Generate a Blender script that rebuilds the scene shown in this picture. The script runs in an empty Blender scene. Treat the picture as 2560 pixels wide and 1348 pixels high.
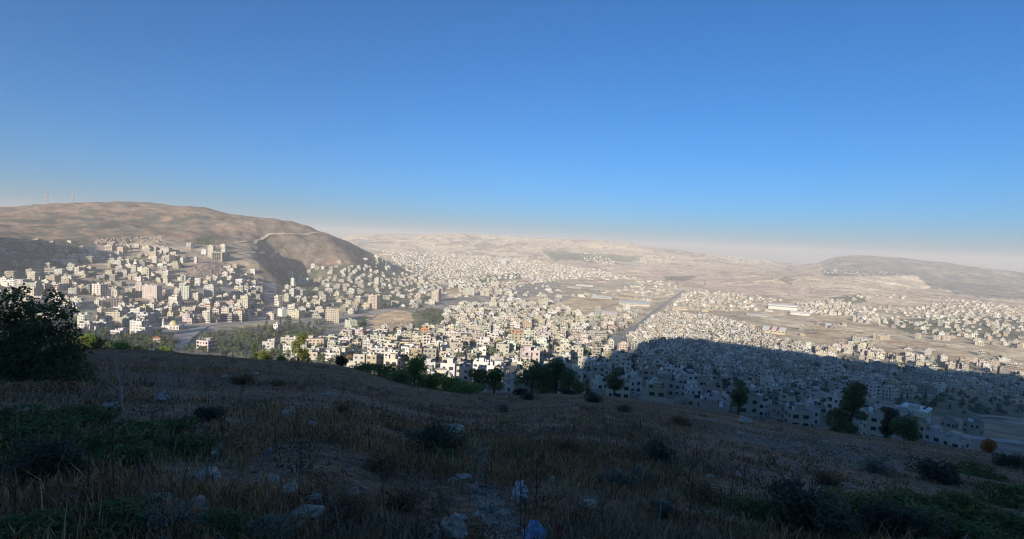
import bpy, math, random
import numpy as np
from mathutils import Vector, Matrix

random.seed(7)
rng = np.random.default_rng(11)
sc = bpy.context.scene
COL = sc.collection

# ------------------------------------------------------------------ camera
FPX = 1280.0                       # focal length in photograph pixels (90 degrees across 2560)
PITCH, ROLL = math.radians(2.865), math.radians(2.5)
_f = np.array([0.0, math.cos(PITCH), -math.sin(PITCH)])
_r0 = np.array([1.0, 0.0, 0.0])
_u0 = np.array([0.0, math.sin(PITCH), math.cos(PITCH)])
CR = _r0 * math.cos(ROLL) + _u0 * math.sin(ROLL)
CU = -_r0 * math.sin(ROLL) + _u0 * math.cos(ROLL)
CF = _f
cam = bpy.data.cameras.new("camera")
cam.sensor_width = 36.0
cam.lens = 18.0
cam.clip_start = 0.1
cam.clip_end = 60000.0
cam_o = bpy.data.objects.new("camera", cam)
COL.objects.link(cam_o)
cam_o.matrix_world = Matrix(((CR[0], CU[0], -CF[0], 0), (CR[1], CU[1], -CF[1], 0), (CR[2], CU[2], -CF[2], 0), (0, 0, 0, 1)))
sc.camera = cam_o

# ------------------------------------------------------------------ sky and sun
ANTI = math.radians(17.0)          # azimuth the shadows run to (clockwise from the view axis)
SUN_AZ = ANTI - math.pi
SUN_EL = math.atan(0.28)
world = bpy.data.worlds.new("World")
sc.world = world
world.use_nodes = True
wn = world.node_tree
sky = wn.nodes.new("ShaderNodeTexSky")
sky.sky_type = 'NISHITA'
sky.sun_disc = False
sky.sun_elevation = SUN_EL
sky.sun_rotation = SUN_AZ % (2 * math.pi)
sky.altitude = 1500
sky.air_density = 1.0
sky.dust_density = 4.5
sky.ozone_density = 9.0
wtint = wn.nodes.new("ShaderNodeMix")          # the camera's colour response to clear sky light
wtint.data_type = 'RGBA'; wtint.blend_type = 'MULTIPLY'; wtint.inputs[0].default_value = 1.0
wtint.inputs[7].default_value = (0.78, 1.03, 0.96, 1)
wn.links.new(sky.outputs[0], wtint.inputs[6])
wn.links.new(wtint.outputs[2], wn.nodes["Background"].inputs[0])
wn.nodes["Background"].inputs[1].default_value = 0.1
sun = bpy.data.lights.new("sun", 'SUN')
sun.energy = 5.0
sun.angle = math.radians(0.53)
sun.color = (1.0, 0.90, 0.74)
sun_o = bpy.data.objects.new("sun", sun)
COL.objects.link(sun_o)
SV = Vector((math.sin(SUN_AZ) * math.cos(SUN_EL), math.cos(SUN_AZ) * math.cos(SUN_EL), math.sin(SUN_EL)))
sun_o.rotation_euler = SV.to_track_quat('Z', 'Y').to_euler()
vs = sc.view_settings
vs.view_transform = 'Standard'
vs.look = 'None'
vs.exposure = 0.68
vs.gamma = 1.0
vs.use_curve_mapping = False
sc.cycles.use_denoising = True
sc.cycles.pixel_filter_type = 'BLACKMAN_HARRIS'
sc.cycles.filter_width = 1.15
sc.cycles.max_bounces = 5
sc.cycles.diffuse_bounces = 3
sc.cycles.glossy_bounces = 2
sc.cycles.transmission_bounces = 2
sc.cycles.transparent_max_bounces = 4
sc.cycles.volume_bounces = 1
sc.cycles.use_adaptive_sampling = True
sc.cycles.adaptive_threshold = 0.012

# ------------------------------------------------------------------ pixel helpers
def hor(x):
    return 610.0 + (x - 1280.0) * math.tan(ROLL)

def ray(x, y):
    x = np.asarray(x, float); y = np.asarray(y, float)
    a = (x - 1280.0) / FPX
    b = -(y - 674.0) / FPX
    return CF + a[..., None] * CR + b[..., None] * CU

def project(P):
    P = np.asarray(P, float)
    d = P @ CF
    d = np.where(np.abs(d) < 1e-6, 1e-6, d)
    return 1280 + FPX * (P @ CR) / d, 674 - FPX * (P @ CU) / d, d

# ------------------------------------------------------------------ noise
def _hash(ix, iy, seed):
    h = (ix.astype(np.int64) * 374761393 + iy.astype(np.int64) * 668265263 + seed * 982451653) & 0x7fffffff
    h = ((h ^ (h >> 13)) * 1274126177) & 0x7fffffff
    return ((h ^ (h >> 16)) & 0xffff) / 65535.0

def vnoise(x, y, seed=0):
    ix = np.floor(x); iy = np.floor(y)
    fx = x - ix; fy = y - iy
    fx = fx * fx * (3 - 2 * fx); fy = fy * fy * (3 - 2 * fy)
    a = _hash(ix, iy, seed); b = _hash(ix + 1, iy, seed)
    c = _hash(ix, iy + 1, seed); d = _hash(ix + 1, iy + 1, seed)
    return (a + (b - a) * fx) * (1 - fy) + (c + (d - c) * fx) * fy

def fbm(x, y, n=4, seed=0):
    s = 0; a = 0.5
    for i in range(n):
        s = s + a * (vnoise(x * 2 ** i + 17.3 * i, y * 2 ** i - 9.1 * i, seed + i) - 0.5) * 2
        a *= 0.5
    return s

def ridged(x, y, n=4, seed=0):
    s = 0; a = 0.5
    for i in range(n):
        s = s + a * (1 - np.abs(vnoise(x * 2 ** i + 5.7 * i, y * 2 ** i + 3.3 * i, seed + i) * 2 - 1))
        a *= 0.5
    return s

def sstep(a, b, t):
    t = np.clip((np.asarray(t, float) - a) / (b - a), 0, 1)
    return t * t * (3 - 2 * t)

def pchip(x, y, xi):
    x = np.asarray(x, float); y = np.asarray(y, float)
    h = np.diff(x); dl = np.diff(y) / h
    m = np.zeros_like(y)
    for i in range(1, len(x) - 1):
        if dl[i - 1] * dl[i] > 0:
            w1 = 2 * h[i] + h[i - 1]; w2 = h[i] + 2 * h[i - 1]
            m[i] = (w1 + w2) / (w1 / dl[i - 1] + w2 / dl[i])
    m[0] = dl[0]; m[-1] = dl[-1]
    xi = np.clip(xi, x[0], x[-1])
    k = np.clip(np.searchsorted(x, xi) - 1, 0, len(x) - 2)
    t = (xi - x[k]) / h[k]
    return ((2 * t ** 3 - 3 * t ** 2 + 1) * y[k] + (t ** 3 - 2 * t ** 2 + t) * h[k] * m[k]
            + (-2 * t ** 3 + 3 * t ** 2) * y[k + 1] + (t ** 3 - t ** 2) * h[k] * m[k + 1])

# ------------------------------------------------------------------ terrain: profiles by azimuth
EYE = 1.65
# photo column: (crest y, crest range, [(y, range) ...] outwards, tail [(range, z) ...])
COLS = {
    -300: (870, 55, [(800, 560), (740, 950), (660, 1300), (600, 1600), (530, 2200)], [(2900, -40), (9000, -150)]),
    0: (876, 60, [(845, 600), (800, 820), (700, 1180), (620, 1500), (565, 1850), (516, 2250)], [(3000, -40), (9000, -150)]),
    180: (878, 66, [(850, 630), (780, 880), (700, 1190), (640, 1440), (600, 1660), (560, 1900), (506, 2300)], [(3000, -40), (9000, -150)]),
    300: (880, 72, [(862, 600), (845, 690), (800, 860), (735, 1060), (640, 1450), (600, 1680), (560, 1900), (509, 2280)], [(3000, -40), (9000, -150)]),
    500: (890, 80, [(878, 560), (850, 690), (800, 870), (740, 1080), (700, 1220), (640, 1460), (580, 1820), (517, 2180)], [(2900, -60), (9000, -150)]),
    640: (902, 80, [(885, 540), (850, 690), (800, 900), (750, 1130), (700, 1400), (650, 1600), (600, 1830), (541, 2120)], [(2800, -80), (9000, -150)]),
    720: (906, 80, [(890, 520), (830, 800), (780, 1020), (740, 1260), (700, 1560), (640, 1780), (600, 1900), (556, 2110)], [(2700, -90), (9000, -150)]),
    800: (912, 80, [(895, 480), (830, 790), (780, 1040), (720, 1440), (680, 1680), (640, 1840), (580, 2130)], [(2700, -110), (9000, -140)]),
    870: (922, 80, [(905, 430), (850, 690), (800, 960), (720, 1540), (690, 1760), (650, 1930), (606, 2180)], [(2700, -130), (4500, -120), (6500, 20), (9000, -100)]),
    940: (940, 82, [(925, 330), (850, 680), (790, 1040), (730, 1560), (695, 1950), (665, 2110), (640, 2250)], [(2800, -140), (4500, -130), (6800, 40), (9000, -80)]),
    1010: (962, 84, [(940, 280), (900, 420), (850, 670), (800, 970), (730, 1640), (700, 2080), (672, 2550), (655, 3300), (630, 4600), (588, 6800)], [(9000, -80)]),
    1100: (978, 85, [(950, 255), (900, 400), (850, 630), (800, 960), (750, 1440), (700, 2250), (665, 3350), (640, 4600), (581, 6100)], [(7500, -40), (9500, -100)]),
    1200: (988, 88, [(955, 250), (900, 385), (850, 620), (800, 985), (750, 1500), (700, 2400), (660, 3600), (635, 4700), (588, 6200)], [(7500, -40), (9500, -100)]),
    1300: (990, 92, [(960, 245), (900, 376), (850, 615), (800, 1010), (750, 1560), (700, 2550), (650, 4150), (594, 6200)], [(7600, -40), (9500, -100)]),
    1500: (992, 96, [(975, 240), (900, 487), (850, 791), (800, 1190), (750, 1840), (700, 2980), (650, 4600), (602, 6300)], [(7700, -60), (9500, -120)]),
    1750: (1024, 100, [(1010, 250), (950, 427), (900, 705), (850, 1058), (800, 1490), (750, 2220), (700, 3600), (665, 4900), (629, 6600)], [(8000, -90), (9500, -150)]),
    2000: (1068, 98, [(1050, 262), (1000, 410), (950, 640), (900, 930), (850, 1290), (800, 1780), (750, 2600), (722, 3150), (690, 3700), (676, 5200), (658, 7400)], [(9000, -160)]),
    2110: (1086, 96, [(1070, 262), (1020, 410), (960, 660), (900, 985), (850, 1370), (800, 1900), (750, 2680), (715, 3350), (690, 3900), (672, 5000), (641, 6100)], [(7500, -90), (9000, -160)]),
    2250: (1104, 95, [(1088, 270), (1030, 460), (950, 860), (900, 1170), (850, 1530), (780, 2420), (735, 3400), (700, 4200), (672, 5100), (648, 6100)], [(7500, -90), (9000, -160)]),
    2400: (1124, 96, [(1105, 285), (1040, 500), (950, 950), (900, 1250), (850, 1650), (780, 2700), (740, 3700), (700, 4800), (664, 6100)], [(7500, -110), (9000, -170)]),
    2560: (1150, 98, [(1130, 305), (1050, 590), (950, 1080), (900, 1420), (850, 1860), (780, 3050), (740, 4050), (710, 5000), (688, 6100)], [(7500, -130), (9000, -180)]),
    2900: (1195, 98, [(1170, 320), (1080, 620), (980, 1100), (900, 1800), (820, 3050), (780, 4000), (720, 6100)], [(7500, -150), (9000, -190)]),
}
SD = (math.sin(ANTI), math.cos(ANTI))          # down-sun direction
SN = (-math.cos(ANTI), math.sin(ANTI))         # across it, to the left
HU = ([-4000, -2000, -900, -420, -260, -120, -60, -20, 4, 15, 28, 40, 50, 57, 63, 75, 110, 150, 230, 400, 4000],
      [150, 150, 148, 137, 137, 143, 147, 141, 134, 125, 101, 82, 66, 46, 30, 26, 24, -8, -50, -90, -90])  # unseen ridge behind the camera, heights shaped for its shadow over the town

def zback(x, y, R, az):
    w = x * SD[0] + y * SD[1]
    u = x * SN[0] + y * SN[1]
    h = pchip(HU[0], HU[1], u)
    s = np.clip(-w / 110.0, 0, 1) ** 2
    lim = 100 + 90 * sstep(-0.3, 0.9, np.sin(az))
    base = -np.minimum(0.22 * R, lim) * np.maximum(sstep(-60, 80, w), sstep(50, 180, u)) - EYE
    z = base * (1 - s) + h * s - 0.02 * np.maximum(-w - 130, 0)
    k = sstep(925, 1220, u) * np.exp(-((w - 150) / 190.0) ** 2) * (1 - sstep(2400, 3200, u))   # unseen hill beyond the left edge, added to shade the big hill
    return z * (1 - k) + 138 * k

NR = 520
LRG = np.linspace(math.log(1.0), math.log(13000.0), NR)
RG = np.exp(LRG)
_az, _prof = [], []
for xx in sorted(COLS):
    yc, rc, pts, tail = COLS[xx]
    az = math.atan((xx - 1280) / FPX)
    ca = math.cos(az)
    te = lambda y: (hor(xx) - y) / FPX * ca
    tc = -te(yc)
    rr, zz = [], []
    b = EYE / rc ** 2
    a = tc - 2 * b * rc
    for r in (1, 2, 3, 5, 8, 12, 18, 26, 36, 48, 60, 72, 85, 100):
        if r < rc:
            rr.append(r); zz.append(-EYE - a * r - b * r * r)
    rr.append(rc); zz.append(-tc * rc)
    drop = 5.0
    rr.append(rc * 1.5); zz.append(-tc * rc * 1.5 - drop)
    for (y, r) in pts:
        if r > rc * 1.7:
            rr.append(r); zz.append(te(y) * r)
    for (r, z) in tail:
        rr.append(r); zz.append(z)
    rr.append(13500); zz.append(-200)
    _az.append(az); _prof.append(pchip(np.log(rr), zz, LRG))
for d in list(range(-175, -62, 5)) + list(range(65, 181, 5)):
    az = math.radians(d)
    _az.append(az)
    _prof.append(zback(RG * math.sin(az), RG * math.cos(az), RG, az))
o = np.argsort(_az)
_az = np.array(_az)[o]; _prof = np.array(_prof)[o]
AZG = np.radians(np.linspace(-180, 180, 721))
_azw = np.concatenate([[_az[-1] - 2 * math.pi], _az, [_az[0] + 2 * math.pi]])
_pw = np.concatenate([_prof[-1:], _prof, _prof[:1]])
TAB = np.empty((721, NR))
for j in range(NR):
    TAB[:, j] = pchip(_azw, _pw[:, j], AZG)
_k = np.exp(-0.5 * (np.arange(-5, 6) / 1.6) ** 2); _k /= _k.sum()
_front = (np.abs(AZG) < math.radians(60))
_sm = sum(_k[i] * np.roll(TAB, i - 5, axis=0) for i in range(11))
TAB = np.where((_front & (np.abs(AZG) < 2))[:, None], _sm, TAB)

def hbase(x, y):
    R = np.maximum(np.hypot(x, y), 1.0)
    az = np.arctan2(x, y)
    fi = (az + math.pi) / (2 * math.pi) * 720
    fj = (np.log(R) - LRG[0]) / (LRG[-1] - LRG[0]) * (NR - 1)
    i = np.clip(np.floor(fi).astype(int), 0, 719); j = np.clip(np.floor(fj).astype(int), 0, NR - 2)
    a = fi - i; b = np.clip(fj - j, 0, 1)
    return ((TAB[i, j] * (1 - a) + TAB[i + 1, j] * a) * (1 - b) + (TAB[i, j + 1] * (1 - a) + TAB[i + 1, j + 1] * a) * b)

GULLY = []       # filled below: lines cut into the slope of the big hill

def height(x, y):
    x = np.asarray(x, float); y = np.asarray(y, float)
    R = np.hypot(x, y); az = np.arctan2(x, y)
    z = hbase(x, y)
    near = 1 - sstep(110, 200, R)
    z = z + near * (0.20 * fbm(x / 6.0, y / 6.0, 3, 1) * sstep(2, 14, R) + 0.07 * fbm(x / 1.3, y / 1.3, 3, 5) * sstep(1.5, 6, R))
    mid = sstep(200, 400, R) * (1 - sstep(3000, 4200, R))
    z = z + mid * 2.0 * fbm(x / 130.0, y / 130.0, 3, 9)
    hill = sstep(1350, 1750, R) * (1 - sstep(2300, 2700, R)) * (1 - sstep(-0.24, -0.18, az))
    z = z + hill * ((ridged(x / 260.0, y / 420.0, 4, 21) - 0.55) * 42 + 5 * fbm(x / 45.0, y / 45.0, 3, 24))
    far = sstep(3000, 4600, R) * sstep(-0.5, -0.3, az)
    z = z + far * ((ridged(x / 900.0, y / 900.0, 4, 31) - 0.6) * 95 + 10 * fbm(x / 160.0, y / 160.0, 3, 37))
    for (ax, ay, bx, by, wd, dp) in GULLY:
        dx, dy = bx - ax, by - ay
        L2 = dx * dx + dy * dy
        t = np.clip(((x - ax) * dx + (y - ay) * dy) / L2, 0, 1)
        dd = np.hypot(x - ax - t * dx, y - ay - t * dy)
        z = z + dp * np.exp(-(dd / wd) ** 2) * np.clip(np.minimum(t, 1 - t) * 6 + 0.15, 0, 1)
    return z

_RM = np.exp(np.linspace(math.log(1.5), math.log(12000), 1300))
def at(x, y, rmin=1.5, lift=0.0):
    """Where the line of sight through photo pixel (x, y) meets the ground beyond rmin."""
    d = ray(float(x), float(y))
    hl = math.hypot(d[0], d[1])
    dx, dy, te = d[0] / hl, d[1] / hl, d[2] / hl
    R = _RM[_RM >= rmin]
    g = height(R * dx, R * dy) + lift - te * R
    k = np.where(g > 0)[0]
    r = R[k[0]] if len(k) else R[-1]
    if len(k) and k[0] > 0:
        i = k[0]
        r = R[i - 1] + (R[i] - R[i - 1]) * (-g[i - 1]) / (g[i] - g[i - 1])
    return np.array([r * dx, r * dy, float(height(np.array(r * dx), np.array(r * dy)))])

for (p, q, wd, dp) in [((750, 590), (712, 705), 95, -75), ((690, 600), (640, 660), 50, -12), ((800, 610), (850, 668), 55, -14),
                       ((655, 635), (650, 705), 60, 36), ((560, 560), (600, 600), 60, -10), ((420, 540), (380, 600), 60, -8)]:
    a_, b_ = at(*p, rmin=700), at(*q, rmin=700)
    GULLY.append((a_[0], a_[1], b_[0], b_[1], wd, dp))

def visible(P, lift=0.5):
    """True where a point (N,3) is not hidden by the ground."""
    P = np.asarray(P, float)
    t = np.concatenate([np.linspace(0.02, 0.5, 40), np.linspace(0.51, 0.985, 40)])
    X = P[:, 0:1] * t; Y = P[:, 1:2] * t; Z = P[:, 2:3] * t
    return ~np.any(height(X, Y) > Z + lift, axis=1)

def inpoly(px, py, poly):
    px = np.asarray(px, float); py = np.asarray(py, float)
    c = np.zeros(px.shape, bool)
    n = len(poly)
    for i in range(n):
        x0, y0 = poly[i]; x1, y1 = poly[(i + 1) % n]
        if y0 == y1:
            continue
        m = ((y0 > py) != (y1 > py)) & (px < (x1 - x0) * (py - y0) / (y1 - y0) + x0)
        c ^= m
    return c

# ------------------------------------------------------------------ object helpers
def np_mesh(name, V, Q=None, T=None, col=None, smooth=False, mats=None, mi=None):
    me = bpy.data.meshes.new(name)
    V = np.asarray(V, np.float32)
    nq = 0 if Q is None else len(Q); nt = 0 if T is None else len(T)
    loops = np.concatenate([np.asarray(Q, np.int32).ravel() if nq else np.zeros(0, np.int32),
                            np.asarray(T, np.int32).ravel() if nt else np.zeros(0, np.int32)])
    tot = np.concatenate([np.full(nq, 4, np.int32), np.full(nt, 3, np.int32)])
    start = np.concatenate([[0], np.cumsum(tot)[:-1]]).astype(np.int32)
    me.vertices.add(len(V)); me.vertices.foreach_set("co", V.ravel())
    me.loops.add(len(loops)); me.loops.foreach_set("vertex_index", loops)
    me.polygons.add(nq + nt); me.polygons.foreach_set("loop_start", start)
    if mi is not None:
        me.polygons.foreach_set("material_index", np.asarray(mi, np.int32))
    me.polygons.foreach_set("use_smooth", np.full(nq + nt, bool(smooth)))
    if col is not None:
        at_ = me.attributes.new("col", 'FLOAT_COLOR', 'POINT')
        c4 = np.ones((len(V), 4), np.float32); c4[:, :col.shape[1]] = col
        at_.data.foreach_set("color", c4.ravel())
    for m in (mats or []):
        me.materials.append(m)
    me.update(calc_edges=True)
    return me

def link(name, data, parent=None, loc=None, **props):
    ob = bpy.data.objects.new(name, data)
    COL.objects.link(ob)
    if parent is not None:
        ob.parent = parent
    if loc is not None:
        ob.location = loc
    for k, v in props.items():
        if v is not None:
            ob[k] = v
    return ob

def copy_tree(o, parent=None):
    c = o.copy()
    COL.objects.link(c)
    c.parent = parent
    for ch in o.children:
        copy_tree(ch, c)
    return c

# ------------------------------------------------------------------ materials
def new_mat(name):
    m = bpy.data.materials.new(name)
    m.use_nodes = True
    nt = m.node_tree
    return m, nt, nt.nodes["Principled BSDF"]

def N(nt, kind, **kw):
    n = nt.nodes.new(kind)
    for k, v in kw.items():
        if k in n.inputs:
            n.inputs[k].default_value = v
        else:
            setattr(n, k, v)
    return n

def mixc(nt, a, b, fac, mode='MIX'):
    n = nt.nodes.new("ShaderNodeMix")
    n.data_type = 'RGBA'; n.blend_type = mode
    for sock, v in ((n.inputs[0], fac), (n.inputs[6], a), (n.inputs[7], b)):
        if isinstance(v, (int, float)):
            sock.default_value = v
        elif isinstance(v, tuple):
            sock.default_value = v + (1,) if len(v) == 3 else v
        else:
            nt.links.new(v, sock)
    return n.outputs[2]

def mrange(nt, v, a, b, c, d):
    n = nt.nodes.new("ShaderNodeMapRange")
    nt.links.new(v, n.inputs[0])
    for i, q in enumerate((a, b, c, d)):
        n.inputs[i + 1].default_value = q
    return n.outputs[0]

def plain_mat(name, col, rough=0.85, var=0.25, scale=2.0, coord='Object', metallic=0.0, spec=0.3, usecolor=False, attr=None, bump=0.0):
    """Base colour (or object colour / vertex colour) broken up by noise."""
    m, nt, p = new_mat(name)
    tc = N(nt, "ShaderNodeTexCoord")
    nz = N(nt, "ShaderNodeTexNoise", Scale=scale, Detail=5.0)
    nt.links.new(tc.outputs[coord], nz.inputs["Vector"])
    f = mrange(nt, nz.outputs["Fac"], 0.3, 0.7, 1 - var, 1 + var)
    if usecolor:
        src = N(nt, "ShaderNodeObjectInfo").outputs["Color"]
    elif attr:
        src = N(nt, "ShaderNodeAttribute", attribute_name=attr).outputs["Color"]
    else:
        src = tuple(col)
    cc = nt.nodes.new("ShaderNodeCombineColor")
    for i in range(3):
        nt.links.new(f, cc.inputs[i])
    out = mixc(nt, src, cc.outputs[0], 1.0, 'MULTIPLY')
    nt.links.new(out, p.inputs["Base Color"])
    p.inputs["Roughness"].default_value = rough
    p.inputs["Metallic"].default_value = metallic
    p.inputs["Specular IOR Level"].default_value = spec
    if bump:
        b = N(nt, "ShaderNodeBump", Strength=bump, Distance=0.05)
        nt.links.new(nz.outputs["Fac"], b.inputs["Height"])
        nt.links.new(b.outputs[0], p.inputs["Normal"])
    return m
# ------------------------------------------------------------------ terrain mesh
azs = np.radians(np.concatenate([np.arange(-180, -57, 3.0), np.arange(-56, 56.01, 0.2), np.arange(58, 178, 3.0)]))
rs = np.concatenate([np.exp(np.linspace(math.log(1.1), math.log(1000.0), 270)), np.arange(1013, 2620, 12.5), np.arange(2650, 7000, 42), np.linspace(7050, 12300, 16)])
na, nr = len(azs), len(rs)
X = (rs[None, :] * np.sin(azs)[:, None]); Y = (rs[None, :] * np.cos(azs)[:, None])
Zt = height(X, Y)
V = np.stack([X, Y, Zt], -1).reshape(-1, 3)
V = np.concatenate([V, [[0, 0, -EYE]]])
ii, jj = np.meshgrid(np.arange(na), np.arange(nr - 1), indexing='ij')
i2 = (ii + 1) % na
Q = np.stack([ii * nr + jj, ii * nr + jj + 1, i2 * nr + jj + 1, i2 * nr + jj], -1).reshape(-1, 4)[:, ::-1]
T = np.stack([np.full(na, na * nr), (np.arange(na) + 1) % na * nr, np.arange(na) * nr], -1)[:, ::-1]
px, py, pd = project(V)
px = np.where(pd > 0.5, px, -9e3)
R = np.hypot(V[:, 0], V[:, 1])
x_, y_ = V[:, 0], V[:, 1]
n1 = fbm(x_ / 60, y_ / 60, 4, 51); n2 = fbm(x_ / 400, y_ / 400, 4, 57); n3 = fbm(x_ / 9.0, y_ / 9.0, 4, 61)
def C(*c): return np.array(c, float)
colr = np.tile(C(.25, .21, .165), (len(V), 1))                     # dusty town ground
def lay(mask, c):
    global colr
    mask = np.clip(mask, 0, 1)[:, None]
    colr = colr * (1 - mask) + np.asarray(c) * mask
def poly(pts, soft=0.0, nz=6.0):
    return inpoly(px + nz * n1, py + nz * 0.5 * n3, pts).astype(float)
beyond = R > 200
# far hills and plain
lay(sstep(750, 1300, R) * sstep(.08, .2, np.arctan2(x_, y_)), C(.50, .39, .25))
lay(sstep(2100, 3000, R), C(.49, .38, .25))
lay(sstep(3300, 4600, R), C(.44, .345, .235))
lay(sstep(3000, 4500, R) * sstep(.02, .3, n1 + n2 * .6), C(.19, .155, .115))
lay(poly([(2030, 600), (2600, 600), (2600, 752), (2440, 742), (2320, 715), (2200, 700), (2060, 690)], nz=14) * (R > 3300) * (.55 + .45 * sstep(-.3, .2, n1)), C(.11, .11, .105))  # far right ridge: its bluish shade laid in as dark ground colour
# the big hill: bare, terraced, scrub in bands
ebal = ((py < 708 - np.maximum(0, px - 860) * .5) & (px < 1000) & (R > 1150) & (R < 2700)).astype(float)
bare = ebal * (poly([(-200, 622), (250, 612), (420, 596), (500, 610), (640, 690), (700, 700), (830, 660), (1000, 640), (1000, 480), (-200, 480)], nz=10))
lay(ebal * (px < 720), C(.31, .235, .175))
lay(bare, C(.205, .134, .09))
band = vnoise(V[:, 2] / 3.2 + 1.5 * n1, x_ / 260, 71)
lay(bare * sstep(.56, .78, band) * .55, C(.15, .125, .10))
n4 = fbm(x_ / 26, y_ / 26, 4, 83)
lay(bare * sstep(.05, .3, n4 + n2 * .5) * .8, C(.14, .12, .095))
lay(bare * sstep(.1, .35, fbm(x_ / 14, y_ / 14, 3, 87) - n4 * .3) * .28, C(.28, .205, .15))
lay(poly([(-100, 560), (60, 532), (260, 528), (560, 545), (545, 556), (330, 570), (230, 600), (60, 640), (-100, 660)], nz=16) * sstep(-.15, .15, n4 + n1 * .4), C(.085, .085, .065))
lay(poly([(-100, 640), (40, 600), (250, 606), (240, 640), (150, 690), (60, 760), (-100, 790)], nz=18) * (R > 600), C(.10, .095, .07))
lay(poly([(690, 596), (770, 590), (850, 600), (940, 634), (900, 650), (850, 655), (760, 640), (730, 700), (660, 720), (640, 640)], nz=14) * sstep(-.2, .15, n4), C(.11, .10, .08))
lay(poly([(650, 600), (760, 588), (800, 640), (790, 690), (730, 760), (668, 765), (690, 700), (640, 650)], nz=12) * (.45 + .55 * sstep(-.3, .1, n4)), C(.095, .088, .072))  # ravine scrub, with the ravine's shadow darkened into the same colour
lay(poly([(850, 625), (960, 640), (940, 665), (870, 668), (800, 672), (780, 650)], nz=10) * sstep(-.3, .1, n4), C(.30, .19, .13))
lay(((px < 690) & (px > 240) & (py > 612) & (py < 815) & (R > 750) & (R < 1700)) * .75, C(.34, .275, .20))
lay(poly([(640, 566), (760, 574), (860, 600), (945, 634), (905, 655), (820, 650), (770, 700), (720, 765), (668, 765), (650, 700)], nz=12) * (.5 + .35 * sstep(-.3, .1, n4)) * ebal, C(.125, .10, .078))  # grazing shade of the east-turned shoulder put into the ground colour
# quarry and rocky faces
for pts, c in [([(450, 672), (530, 652), (600, 660), (640, 700), (560, 706), (470, 702)], C(.34, .255, .19)),
               ([(600, 700), (655, 690), (668, 720), (650, 790), (620, 752)], C(.40, .30, .22)),
               ([(240, 600), (400, 592), (398, 612), (240, 616)], C(.36, .29, .22)),
               ([(560, 612), (640, 604), (650, 622), (560, 632)], C(.30, .23, .17))]:
    lay(poly(pts, nz=7) * beyond, c)
# fields on the plain
FIELDS = [([(1385, 758), (1440, 745), (1600, 735), (1560, 775), (1440, 782)], C(.42, .285, .16)), ([(1400, 700), (1560, 700), (1600, 715), (1400, 742)], C(.37, .265, .165)),
          ([(1112, 724), (1140, 720), (1162, 738), (1120, 744)], C(.42, .28, .17)), ([(1300, 748), (1350, 740), (1345, 755), (1300, 758)], C(.40, .28, .16)),
          ([(1640, 745), (1690, 742), (1680, 768), (1640, 765)], C(.40, .29, .18)), ([(1690, 775), (1900, 780), (1900, 806), (1780, 796), (1690, 786)], C(.33, .235, .15)),
          ([(1890, 806), (1920, 800), (1960, 838), (1920, 848), (1890, 830)], C(.38, .29, .17)), ([(2020, 815), (2080, 810), (2140, 862), (2060, 872), (2010, 840)], C(.40, .265, .15)),
          ([(2030, 788), (2140, 790), (2130, 808), (2060, 806)], C(.41, .285, .165)), ([(2180, 840), (2330, 858), (2310, 872), (2230, 866)], C(.36, .235, .14)),
          ([(2230, 880), (2420, 880), (2440, 915), (2300, 900)], C(.40, .27, .15)), ([(2480, 905), (2560, 915), (2560, 940), (2500, 932)], C(.36, .24, .14)),
          ([(1600, 660), (1900, 700), (2100, 722), (2100, 748), (1880, 740), (1700, 712), (1560, 690)], C(.42, .285, .19)),
          ([(915, 790), (1000, 775), (1060, 790), (1040, 822), (960, 832), (920, 815)], C(.40, .255, .14)), ([(985, 668), (1015, 664), (1010, 676), (985, 676)], C(.40, .27, .16)),
          ([(545, 826), (640, 808), (690, 806), (620, 830), (560, 838)], C(.33, .24, .12)), ([(418, 850), (480, 828), (470, 845), (430, 862)], C(.42, .27, .12)),
          ([(350, 752), (395, 740), (392, 768), (360, 772)], C(.36, .245, .15)), ([(220, 758), (300, 770), (250, 800), (200, 790)], C(.34, .25, .16)),
          ([(1940, 690), (2290, 690), (2330, 720), (2200, 728), (2000, 722)], C(.43, .315, .21)), ([(1240, 700), (1330, 694), (1330, 706), (1240, 708)], C(.40, .27, .17)),
          ([(2200, 1040), (2560, 1068), (2560, 1100), (2380, 1090), (2240, 1062)], C(.25, .18, .115)), ([(1975, 985), (2040, 985), (2040, 1003), (1975, 1003)], C(.20, .15, .11))]
for pts, c in FIELDS:
    lay(poly(pts, nz=2.0) * beyond, c * np.array([1.15, 1.25, 1.3]))
# green patches: orchards, groves, gardens
GREEN = [[(700, 690), (780, 668), (960, 645), (1060, 700), (1090, 760), (930, 775), (760, 780)], [(1030, 780), (1100, 772), (1105, 815), (1030, 822)], [(868, 812), (915, 800), (915, 828), (880, 842)], [(470, 850), (560, 822), (700, 812), (760, 825), (720, 860), (640, 875), (520, 868)],
         [(1180, 690), (1300, 684), (1305, 698), (1190, 706)], [(2245, 995), (2360, 985), (2560, 1010), (2560, 1052), (2300, 1040), (2240, 1018)], [(1000, 650), (1050, 650), (1062, 668), (1000, 668)],
         [(2070, 745), (2150, 735), (2170, 755), (2080, 762)], [(1660, 690), (1745, 690), (1720, 702), (1660, 702)], [(690, 660), (790, 720), (830, 745), (780, 752), (700, 700)], [(1355, 628), (1600, 640), (1600, 655), (1380, 650)],
         [(1960, 690), (1990, 700), (1975, 712), (1950, 700)], [(2180, 800), (2560, 790), (2560, 850), (2280, 836)], [(490, 596), (535, 590), (530, 612), (485, 612)]]
for pts in GREEN:
    lay(poly(pts, nz=6) * beyond * .8, C(.095, .10, .06))
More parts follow.
